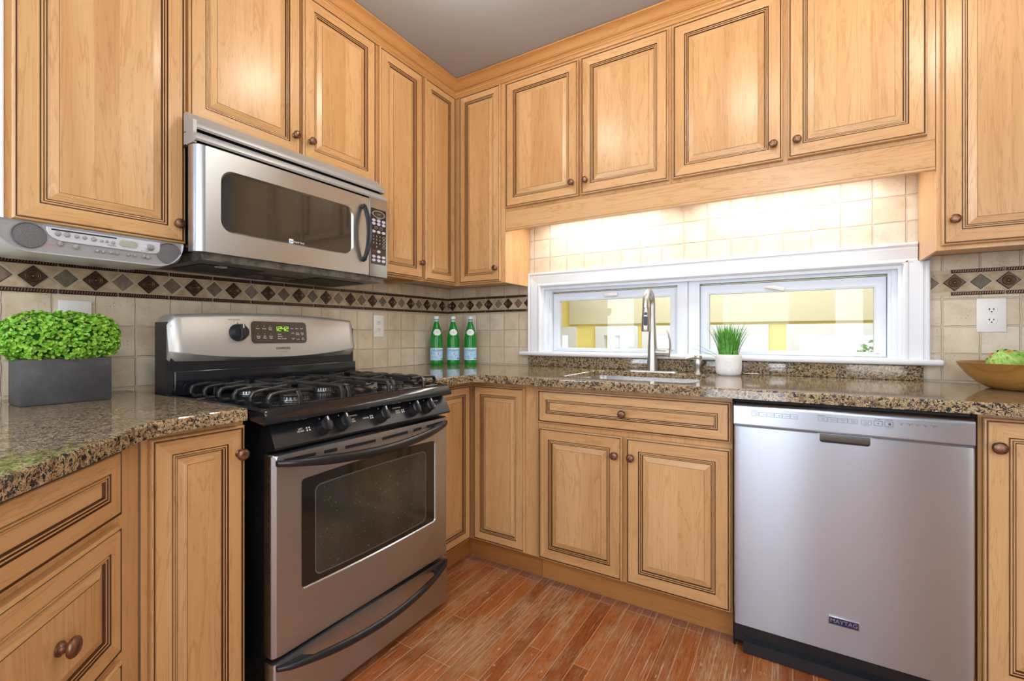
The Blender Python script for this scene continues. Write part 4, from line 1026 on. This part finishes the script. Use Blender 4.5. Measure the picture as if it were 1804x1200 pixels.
def grate(x0, x1, kind):
    b = MB(); y0_, y1_ = .022, .505; w, h = .0095, .0145
    def finger(side, y, length, depth=.036, bent=True):
        s_ = 1 if side == 'L' else -1; xe = x0 if side == 'L' else x1
        # C-shaped end dropping to the enamel
        pts = [(xe+s_*.030, y, ZG-depth), (xe+s_*.010, y, ZG-depth+.001), (xe+s_*.001, y, ZG-depth+.012), (xe+s_*.001, y, ZG-.014), (xe+s_*.008, y, ZG-.003), (xe+s_*.022, y, ZG), (xe+s_*length*.6, y, ZG+.003), (xe+s_*length, y, ZG)]
        b.bar(pts, w, h, CASTI, (0, 1, 0))
    if kind in 'LR':
        for i in range(6): finger(kind, y0_+.02+i*(y1_-y0_-.04)/5, .085 if i % 3 else .135)
    spine = [x1-.010, x0+.085] if kind == 'L' else [x0+.010, x1-.085] if kind == 'R' else [x0+.008, x1-.008]
    for k_, xs_ in enumerate(spine):
        full = k_ == 0 or kind == 'C'
        b.bar([(xs_, y0_, .898), (xs_, y0_+.002, .925), (xs_, y0_+.010, ZG-.001), (xs_, y0_+.05, ZG), (xs_, (y0_+y1_)/2, ZG), (xs_, y1_-.05, ZG), (xs_, y1_-.010, ZG-.001), (xs_, y1_-.002, .925), (xs_, y1_, .898)], w, h, CASTI, (1, 0, 0))
    b.bar([(x0+.03, y0_+.004, .902), (x1-.004, y0_+.004, .902)], .007, .008, CASTI)
    xa, xb_ = (x0+.06, x1-.008) if kind == 'L' else (x0+.008, x1-.06) if kind == 'R' else (x0+.008, x1-.008)
    ys_ = (y0_+.125, (y0_+y1_)/2, y1_-.115) if kind != 'C' else (y0_+.10, y0_+.19, y1_-.19, y1_-.10)
    for j, yy in enumerate(ys_):
        xm = (xa+xb_)/2
        if j == 1 and kind != 'C': b.bar([(xa, yy, ZG), (xb_, yy, ZG)], w, h, CASTI)
        else:
            b.bar([(xa, yy, ZG-.001), (xm-.026, yy, ZG+.004)], w, h, CASTI); b.bar([(xb_, yy, ZG-.001), (xm+.026, yy, ZG+.004)], w, h, CASTI)
    xm = (xa+xb_)/2
    for yc in ((y0_+.125), (y1_-.115)) if kind != 'C' else ((y0_+y1_)/2,):
        for sg in (-1, 1): b.bar([(xm, yc+sg*.024, ZG+.004), (xm, yc+sg*(.062 if kind != 'C' else .17), ZG), (xm, yc+sg*(.11 if kind != 'C' else .215), ZG-.001)], w, h, CASTI)
    return b.build('grate', r)
grate(.010, .252, 'L'); grate(.258, .446, 'C'); grate(.452, .702, 'R')
# backguard
b = MB(); b.box(-.026, .700, .535, .63, .885, 1.135, BLACKP); b.box(-.0345, -.026, .545, .63, .90, 1.146, BLACKP); b.build('backguard', r)
b = MB(); b.rbox(-.024, .700, .515, .54, .903, .985, .005, BLACKG, 3); b.build('splash_panel', r)
b = MB(); x0_, x1_ = -.034, .704; n = 40; rows = []
for i in range(n+1):
    t_ = i/n; x = x0_+(x1_-x0_)*t_; f_ = 1-(2*t_-1)**2; e = min(t_, 1-t_)*(x1_-x0_); rc = .022
    rnd_ = rc-math.sqrt(max(0, rc*rc-(rc-min(rc, e))**2))
    top = 1.170+.016*f_-rnd_; bot = 1.017-.008*f_; cr = bot+.030-.020*f_; yo = .520-.010*f_+rnd_*.6
    rows.append([(x, .63, top-.004), (x, .60, top), (x, yo+.028, top-.001), (x, yo+.018, top-.004), (x, yo+.011, top-.014), (x, yo-.004, cr+.004), (x, yo-.004, cr), (x, yo+.016, bot), (x, .60, bot+.004)])
b.grid(rows, CONSOLE, False, True, True); b.face(rows[0], CONSOLE); b.face(rows[-1][::-1], CONSOLE)
cs = b.build('console', r)
def yc(x): return .509-.010*(1-(2*(x-x0_)/(x1_-x0_)-1)**2)+.004
# console face slopes from y0-.004 at crease to yo+.011 at top
def onc(x, z):
    t_ = (x-x0_)/(x1_-x0_); f_ = 1-(2*t_-1)**2; yo = .520-.010*f_; top = 1.156+.016*f_; cr = 1.017-.008*f_+.030-.020*f_+.004
    k = (z-cr)/(top-cr); y = (yo-.004)+.015*k; up = Vector((0, .015, top-cr)).normalized(); nn = Vector((0, -up.z, up.y))
    return Matrix(((1, 0, 0, x), (0, up.y, nn.y, y), (0, up.z, nn.z, z), (0, 0, 0, 1)))
M = onc(.177, 1.112); b = MB(); b.lathe([(.032, 0), (.032, .005), (.030, .010), (.0265, .026), (.025, .029), (.0001, .03)], BLACKP, M, 32); b.rbox(-.008, .008, -.027, .028, .012, .040, .004, BLACKP, 2, M); b.rbox(-.0016, .0016, .012, .027, .0395, .041, .0005, WHITEL, 1, M); b.rbox(-.0016, .0016, .0325, .038, 0, .001, .0004, GREYL, 1, M)
b.build('oven_knob', cs)
M = onc(.335, 1.113); b = MB()
def pl3(b, out, d0, d1, m, M):
    b.face([M @ Vector((x, z, d1)) for x, z in out], m); b.grid([[M @ Vector((x, z, d0)) for x, z in out], [M @ Vector((x, z, d1)) for x, z in out]], m, True, False)
pl3(b, rrect(-.117, .117, -.046, .046, .016, 6), -.002, .0012, CONSOLE, M); pl3(b, rrect(-.113, .113, -.042, .042, .014, 6), 0, .0018, DISPG, M)
dp = b.build('display_panel', cs); dp['label'] = 'dark display panel'
SEG = {'1': 'bc', '2': 'abged', '4': 'fgbc'}
b = MB(); 
def seg(b, ch, cx, cz, M):
    w, h, t_ = .0062, .0085, .0016
    L_ = {'a': (-w, w, h*2-t_, h*2), 'g': (-w, w, h-t_/2, h+t_/2), 'd': (-w, w, 0, t_), 'b': (w-t_, w, h, h*2), 'c': (w-t_, w, 0, h), 'f': (-w, -w+t_, h, h*2), 'e': (-w, -w+t_, 0, h)}
    for s_ in SEG[ch]: x0, x1, z0, z1 = L_[s_]; pl3(b, [(cx+x0, cz+z0), (cx+x1, cz+z0), (cx+x1, cz+z1), (cx+x0, cz+z1)], .0018, .0022, DIGIT, M)
for i, ch in enumerate('1242'): seg(b, ch, -.006+i*.0155-.012, .006, M)
o = b.build('digits', dp); o['label'] = 'lit green digits reading 12:42'
b = MB()
def ctext(s_, x, z, sz=.006): b.text(s_, sz, WHITEL, M @ Matrix.Translation((x, z, .0021)), 'CENTER', None, .0003)
for x, s_ in ((-.088, 'Timer'), (-.063, 'Clock'), (-.040, 'Cook\nTime')): ctext(s_, x, .014, .0062)
for x, s_ in ((-.086, 'Delay\nStart'), (-.062, 'Self\nClean'), (-.038, 'Oven\nLight')): ctext(s_, x, -.018, .0065)
for x in (-.088, -.063, -.040): pl3(b, circle(x, .024, .0011, 8), .0018, .0022, WHITEL, M); pl3(b, circle(x+.001, -.006, .0011, 8), .0018, .0022, WHITEL, M)
b.build('lettering', dp); b = MB()
for k, s_ in enumerate(('Oven', 'Preheat', 'Door Locked')): b.text('\u2022'+s_, .0062, WHITEL, M @ Matrix.Translation((-.012, -.007-k*.0085, .0021)), 'LEFT', None, .0003)
b.build('lettering', dp); b = MB()
for x, z, s_ in ((.050, .016, 'Start'), (.071, .016, 'Bake'), (.092, .016, 'Broil'), (.073, -.005, 'Keep\nWarm'), (.094, -.005, 'Clear\nOff'), (.074, -.027, 'Lock'), (.096, -.025, 'Set\nTime')): ctext(s_, x, z, .0062)
for x, z, s_ in ((.052, -.003, 1), (.053, -.024, -1)):
    for q in (-1, 1): pl3(b, [(x+q*.006, z-s_*.003), (x+q*.006, z-s_*.0015), (x, z+s_*.0035), (x, z+s_*.002)], .0018, .0022, WHITEL, M)
b.build('lettering', dp)
b = MB(); Mk = onc(.345, 1.0515)
b.text('KENMORE', .0135, BLACKM, Mk @ Matrix.Translation((0, 0, .0008)), 'CENTER', None, .0003, .95); b.text('Electronic Ignition', .0055, flat('pale_grey_print', (.30, .29, .27), .6), onc(.345, 1.0395) @ Matrix.Translation((0, -.0, .0008)))
b.build('lettering', cs); b = MB(); b.text('SURFACE BURNERS', .005, GREYL, onc(.165, 1.158) @ Matrix.Translation((0, 0, .0008))); Mr = onc(.165, 1.1515); pl3(b, circle(0, 0, .002, 8), 0, .001, REDI, Mr)
b.build('lettering', cs)

# ------------------------------------------------------------------ microwave
r = thing('microwave', LEFT(.40, -1.726, 1.36), 'stainless over-the-range microwave mounted under the two-door cabinet', 'microwave'); Wm = .798
b = MB(); b.box(.022, Wm-.012, .086, .385, .012, .450, BLACKG); b.box(.022, Wm-.012, .045, .086, .012, .350, BLACKG); b.build('body', r)
b = MB(); b.box(.024, Wm-.014, .014, .38, -.016, .012, GREASE)
b.box(.06, .28, .10, .30, -.019, -.015, BLACKM); b.box(.50, .74, .10, .30, -.019, -.015, BLACKM); b.box(.30, .48, .20, .30, -.019, -.015, CASTI)
pts = [(.12+.018*math.cos(2*PI*i/16), .09+.018*math.sin(2*PI*i/16), -.022) for i in range(17)]
b.tube(pts, .002, NICKEL, 6, False)
b.build('underside', r)
# door: steel skin curved at its left edge, window recess
b = MB(); DX = .690; zd0, zd1 = .006, .350
wo = rrect(.076, .606, .082, .288, .040, 8); wi = rrect(.082, .600, .088, .282, .034, 8)
do = rrect(.030, DX-.001, zd0+.003, zd1-.002, .003, 8)
b.grid([[(x, 0, z) for x, z in do], [(x, 0, z) for x, z in wo]], STEEL, True, False)
b.grid([[(x, 0, z) for x, z in wo], [(x, .007, z) for x, z in wi]], NICKEL, True, True)
edge = [(.030, 0), (.020, .0015), (.010, .006), (.004, .014), (.0, .026), (0, .045)]
b.grid([[(x, y, z) for z in (zd0+.003, zd1-.002)] for x, y in edge], STEEL, False, True, True)
b.face([(x, y, zd0+.003) for x, y in edge]+[(DX-.001, .045, zd0+.003), (DX-.001, 0, zd0+.003)], STEEL)
b.face([(x, y, zd1-.002) for x, y in edge]+[(DX-.001, .045, zd1-.002), (DX-.001, 0, zd1-.002)], STEEL); b.face([(DX-.001, 0, zd0+.003), (DX-.001, .045, zd0+.003), (DX-.001, .045, zd1-.002), (DX-.001, 0, zd1-.002)], STEEL)
dm = b.build('door', r)
b = MB(); b.face([(x, .0065, z) for x, z in wi], flat('microwave_glass', (.03, .028, .024), .05, 0, Specular_IOR_Level=.9)); gw = b.build('window', dm); gw['label'] = 'black door glass'
b = MB(); x0_, z_ = .318, .0945; pl_ = rrect(x0_, x0_+.017, z_-.007, z_+.009, .003, 3); b.plate(pl_, .0055, .0066, WHITEPL); b.plate([(x0_+.004, z_-.002), (x0_+.013, z_-.003), (x0_+.012, z_+.004), (x0_+.0085, z_+.001), (x0_+.004, z_+.004)], .005, .0066, BLUEC); b.text('MAYTAG', .0105, WHITEPL, FT(x0_+.020, .006, z_-.001), 'LEFT', None, .0004); b.build('logo', dm)
b = MB(); hx = .655; pts = []
for i in range(17):
    t_ = i/16; a = PI*t_; pts.append((hx-.010*math.sin(a)*0, -.004-.040*math.sin(a)**.7, .068+.240*t_))
b.tube(pts, [.0085+.004*math.sin(PI*i/16) for i in range(17)], BLACKP, 14, True, (1.25, .65), (1, 0, 0)); b.tube([(hx, .0, .072), (hx, -.016, .076)], .010, BLACKP, 10); b.tube([(hx, 0, .304), (hx, -.016, .300)], .010, BLACKP, 10); b.build('handle', dm)
# control column
b = MB(); b.rbox(DX+.002, Wm, .0, .045, .006, .356, .003, STEEL, 2)
cc = b.build('control_column', r)
b = MB(); b.plate(rrect(.700, .787, .062, .311, .004, 3), -.0015, .002, MWPANEL); kp2 = b.build('keypad', cc)
b = MB(); o_ = circle(.7435, .287, .037, 24, .0165); i_ = circle(.7435, .287, .033, 24, .0135); b.ring(o_, i_, -.0028, .0, CONSOLE); b.face([(x, -.0018, z) for x, z in i_], DISPG); b.text('2:40', .012, LCD, FT(.7435, -.0022, .287)); b.build('clock_display', kp2)
for row, z in enumerate((.258, .243, .208, .120, .096, .079)):
    for cx_ in (.715, .7435, .772):
        if row == 3 and cx_ != .7435: continue
        b = MB(); b.plate(circle(cx_, z, .0105, 16, .0064), -.0028, 0, MWBTN); b.build('keypad_button', kp2)
b = MB()
for cx_ in (.729, .758):
    b.ring(circle(cx_, .2255, .010, 16, .0068), circle(cx_, .2255, .0088, 16, .0056), -.0024, 0, CONSOLE)
b.text('ON', .006, CONSOLE, FT(.729, -.0024, .2255)); b.text('HI', .006, CONSOLE, FT(.758, -.0024, .2255))
b.build('lettering', kp2); b = MB()
for k, ch in enumerate('123456789'): b.text(ch, .0105, WHITEL, FT(.714+.018*(k % 3), -.0022, .187-.0155*(k//3)))
b.text('0', .0105, WHITEL, FT(.732, -.0022, .140)); b.build('lettering', kp2); b = MB(); b.text('STOP', .0075, REDI, FT(.717, -.0022, .120)); b.build('lettering', kp2); b = MB(); b.text('QUICK ON', .005, WHITEL, FT(.7435, -.0022, .2675))
b.build('lettering', kp2); b = MB()
for k in range(4): b.ring(circle(.774, .186-.0145*k, .0075, 12, .006), circle(.774, .186-.0145*k, .0068, 12, .0052), -.0024, 0, WHITEL)
b.build('lettering', kp2)
# vent grille: two rolled louvres
b = MB()
VG = flat('vent_grey', (.42, .42, .42), .4, .3)
for k, (z0_, hh_) in enumerate(((.357, .038), (.398, .062))):
    P = [(.004+k*.012, z0_), (.0+k*.012, z0_+.006), (.002+k*.012, z0_+.016), (.012+k*.012, z0_+.028), (.026+k*.012, z0_+.035), (.062, z0_+hh_), (.08, z0_+hh_), (.08, z0_)]
    b.grid([[(x, y, z) for x in (.002, Wm-.003)] for y, z in P], VG, False, True)
    for x in (.002, Wm-.003): b.face([(x, y, z) for y, z in P], VG)
b.box(.004, Wm-.005, .048, .085, .350, .425, DARKSLOT); b.box(.0, .010, .012, .06, .352, .425, VG); b.build('vent_grille', r)

# ------------------------------------------------------------------ under-cabinet radio
r = thing('radio', LEFT(.340, -2.145, 1.314), 'silver under-cabinet radio with two round speakers, hung below the left cabinet', 'radio'); Wq = .412; Hq = .078
def uo(x0, x1, z0, z1, rb): return rrect(x0, x1, z0, z1, [rb, .004, .004, rb], 10)
b = MB(); bo = uo(0, Wq, 0, Hq, .072); b.grid([[(x, .006, z) for x, z in offset(bo, .004)], [(x, .0, z) for x, z in bo], [(x, .05, z) for x, z in offset(bo, -.004)], [(x, .24, max(z, .006)) for x, z in offset(bo, .006)]], RADIOS, True, True, True)
b.face([(x, .24, max(z, .006)) for x, z in offset(bo, .006)][::-1], RADIOS); b.face([(x, .006, z) for x, z in offset(bo, .004)], RADIOG); b.box(.12, .30, .02, .03, -.0012, .001, NICKEL); b.build('housing', r)
for cx_, nm in ((.066, 'left'), (Wq-.038, 'right')):
    b = MB(); b.lathe([(.033, 0), (.033, .004), (.031, .0055), (.0295, .003), (.0001, .0045)], SPEAKG, T(cx_, .007, .043) @ ROTX, 28); b.build('speaker', r)
b = MB(); fp = [(.098, Hq-.006), (.098, Hq-.016), (.102, Hq-.026), (.110, Hq-.034), (.124, Hq-.040), (.326, Hq-.043), (.340, Hq-.041), (.348, Hq-.034), (.350, Hq-.024), (.350, Hq-.006)]
b.plate(fp[::1], .001, .008, RADIOF, .0015); fpo = b.build('faceplate', r)
b = MB(); b.box(.107, .243, .0000, .004, Hq-.0135, Hq-.010, DARKSLOT); b.build('disc_slot', fpo)
b = MB(); b.plate(rrect(.249, .293, Hq-.034, Hq-.014, .0095, 6), -.0002, .004, LCD); b.build('screen', fpo)
b = MB(); b.lathe([(.0105, 0), (.0105, .001), (.0085, .002), (.008, .012), (.0065, .014), (.0001, .0145)], BTN, T(.323, .001, Hq-.0245) @ ROTX, 20); b.build('volume_knob', fpo)
for x, z, rr2 in ((.119, -.0215, .0066), (.137, -.0215, .0066), (.157, -.0225, .005), (.173, -.0225, .005), (.192, -.0235, .006), (.209, -.0245, .0036), (.221, -.0245, .0036), (.235, -.0255, .0046),
                  (.124, -.047, .0062), (.156, -.050, .0066), (.200, -.054, .0044), (.214, -.054, .0044), (.230, -.054, .0044), (.245, -.054, .0044), (.271, -.054, .0042), (.286, -.054, .0042), (.308, -.054, .0044), (.319, -.054, .0062)):
    b = MB(); b.lathe([(rr2, 0), (rr2, .003), (rr2*.8, .0045), (.0001, .005)], BTN, T(x, .004 if z < -.04 else .001, Hq+z) @ ROTX, 14); b.build('button', r if z < -.04 else fpo)
b = MB(); b.text('PHILIPS', .0062, GREYL, FT(.232, .0008, Hq-.0345)); b.build('lettering', fpo); b = MB(); b.text('POWER', .004, REDI, FT(.105, .0055, Hq-.053)); b.build('lettering', r); b = MB(); b.text('CD  TUNER', .0035, GREYL, FT(.310, .0008, Hq-.038))
b.build('lettering', fpo)

# ------------------------------------------------------------------ boxwood planter
r = thing('boxwood_planter', T(.208, -1.985, CL), 'bright green fake boxwood in a rectangular charcoal box on the left worktop', 'potted plant')
b = MB(); hx_, hy_, hz_ = .056, .096, .126
o_ = [(-hx_, -hy_), (hx_, -hy_), (hx_, hy_), (-hx_, hy_)]; i_ = [(-hx_+.007, -hy_+.007), (hx_-.007, -hy_+.007), (hx_-.007, hy_-.007), (-hx_+.007, hy_-.007)]
b.rbox(-hx_, hx_, -hy_, hy_, 0, hz_, .004, SLATEBOX, 2); b.build('planter_box', r)
b = MB(); rnd = random.Random(11)
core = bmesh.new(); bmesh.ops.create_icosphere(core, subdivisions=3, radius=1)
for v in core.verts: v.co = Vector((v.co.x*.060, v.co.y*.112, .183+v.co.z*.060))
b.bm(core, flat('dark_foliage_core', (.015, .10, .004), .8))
def spt():
    while True:
        q = Vector((rnd.uniform(-1, 1), rnd.uniform(-1, 1), rnd.uniform(-1, 1)))
        e = (abs(q.x)**3+abs(q.y)**3+abs(q.z)**3)
        if .60 < e < 1.0: return q
for k in range(3600):
    q = spt(); p = Vector((q.x*.078, q.y*.128, .185+q.z*.070+.006*math.sin(q.y*9+q.x*5))); n = Vector((q.x*abs(q.x)*1.5, q.y*abs(q.y), q.z*abs(q.z)*1.5)).normalized()
    n = (n+Vector((rnd.gauss(0, .45), rnd.gauss(0, .45), rnd.gauss(0, .45)+.25))).normalized()
    a = n.orthogonal().normalized(); a = Matrix.Rotation(rnd.uniform(0, 2*PI), 3, n) @ a; c = n.cross(a); L_ = rnd.uniform(.0085, .0135); w = L_*.42
    fold = n*.0018; t0 = p-a*L_*.5
    P = [t0, t0+a*L_*.4-c*w+fold, t0+a*L_*.8-c*w*.8+fold, t0+a*L_-n*.001, t0+a*L_*.8+c*w*.8+fold, t0+a*L_*.4+c*w+fold]
    b.face([P[0], P[1], P[2], P[3]], BOXM, None, True); b.face([P[0], P[3], P[4], P[5]], BOXM, None, True)
b.build('foliage', r)

# ------------------------------------------------------------------ bowl with artichokes
BC = (2.668, -.225)
b = MB(); prof = [(.085, 0), (.10, .003), (.125, .018), (.150, .042), (.168, .068), (.178, .0865), (.180, .089), (.176, .0895), (.160, .072), (.145, .046), (.118, .024), (.08, .012), (.0001, .010)]
b.lathe(prof, BOWLW, None, 56); 
bw = b.build('bowl', None, T(*BC, CT)); tag(bw, 'wide shallow wooden bowl on the worktop at the right edge', 'bowl')
def artichoke(M, label, tip=True, R=.048):
    r = thing('artichoke', M, label, 'artichoke', 'artichokes in the wooden bowl'); rnd = random.Random(int(R*1e5))
    b = MB(); core = bmesh.new(); bmesh.ops.create_icosphere(core, subdivisions=2, radius=R*.75); b.bm(core, ARTM)
    for ringi in range(6):
        ph = -.75+ringi*.38; nn = max(3, int(9*math.cos(ph*.8))) 
        for k in range(nn):
            th = 2*PI*(k+.5*(ringi % 2))/nn; Mr = Matrix.Rotation(th, 4, 'Z') @ Matrix.Rotation(-ph*.95, 4, 'Y'); rows = []
            for i in range(6):
                t_ = i/5; w = R*.62*math.sin(PI*(.16+.80*t_))**.8*(1-.35*t_); zz = -R*.55+R*1.45*t_; xo = R*(.84+.16*math.sin(PI*t_)-.28*t_**2.5)
                rows.append([Mr @ Vector((xo-.16*R*(s_*s_), w*s_, zz)) for s_ in (-1, -.5, 0, .5, 1)])
            b.grid(rows[:5], ARTM, False, True); b.grid(rows[4:], ARTR if tip and ringi > 4 and rnd.random() < .5 else ARTM, False, True)
    b.build('leaves', r)
    b = MB(); b.tube([(0, 0, -R*.7), (.003, 0, -R*1.05)], [.009, .008], ARTM, 10); b.build('stem', r)
    return r
artichoke(T(BC[0]-.060, BC[1]-.020, CT+.082) @ Matrix.Rotation(.5, 4, 'X') @ Matrix.Rotation(-.5, 4, 'Y'), 'leftmost green artichoke, plump, at the near left of the bowl', True, .052)
artichoke(T(BC[0]+.020, BC[1]+.068, CT+.084) @ Matrix.Rotation(-.7, 4, 'X') @ Matrix.Rotation(.3, 4, 'Y'), 'green artichoke at the back of the bowl, its tip rising highest', True, .050)
artichoke(T(BC[0]+.058, BC[1]-.052, CT+.080) @ Matrix.Rotation(.9, 4, 'X') @ Matrix.Rotation(.9, 4, 'Y'), 'red-tipped green artichoke at the right side of the bowl', True, .047)

# ------------------------------------------------------------------ ceiling fixtures (above the frame); the last one is added with the room fill
for i, (x, y) in enumerate(((.95, -1.12), (1.8, -1.05), (2.55, -.98), (2.0, -3.4))):
    b = MB(); b.lathe([(.06, ZC-.0005), (.06, ZC-.02), (.02, ZC-.03)], NICKEL, T(x, y, 0), 24)
    tag(b.build('ceiling_lamp_base'), ['round nickel ceiling lamp base nearest the range', 'round nickel ceiling lamp base in front of the sink', 'round nickel ceiling lamp base in front of the dishwasher', 'round nickel base added for the unseen fill lamp in mid room'][i], 'ceiling lamp')
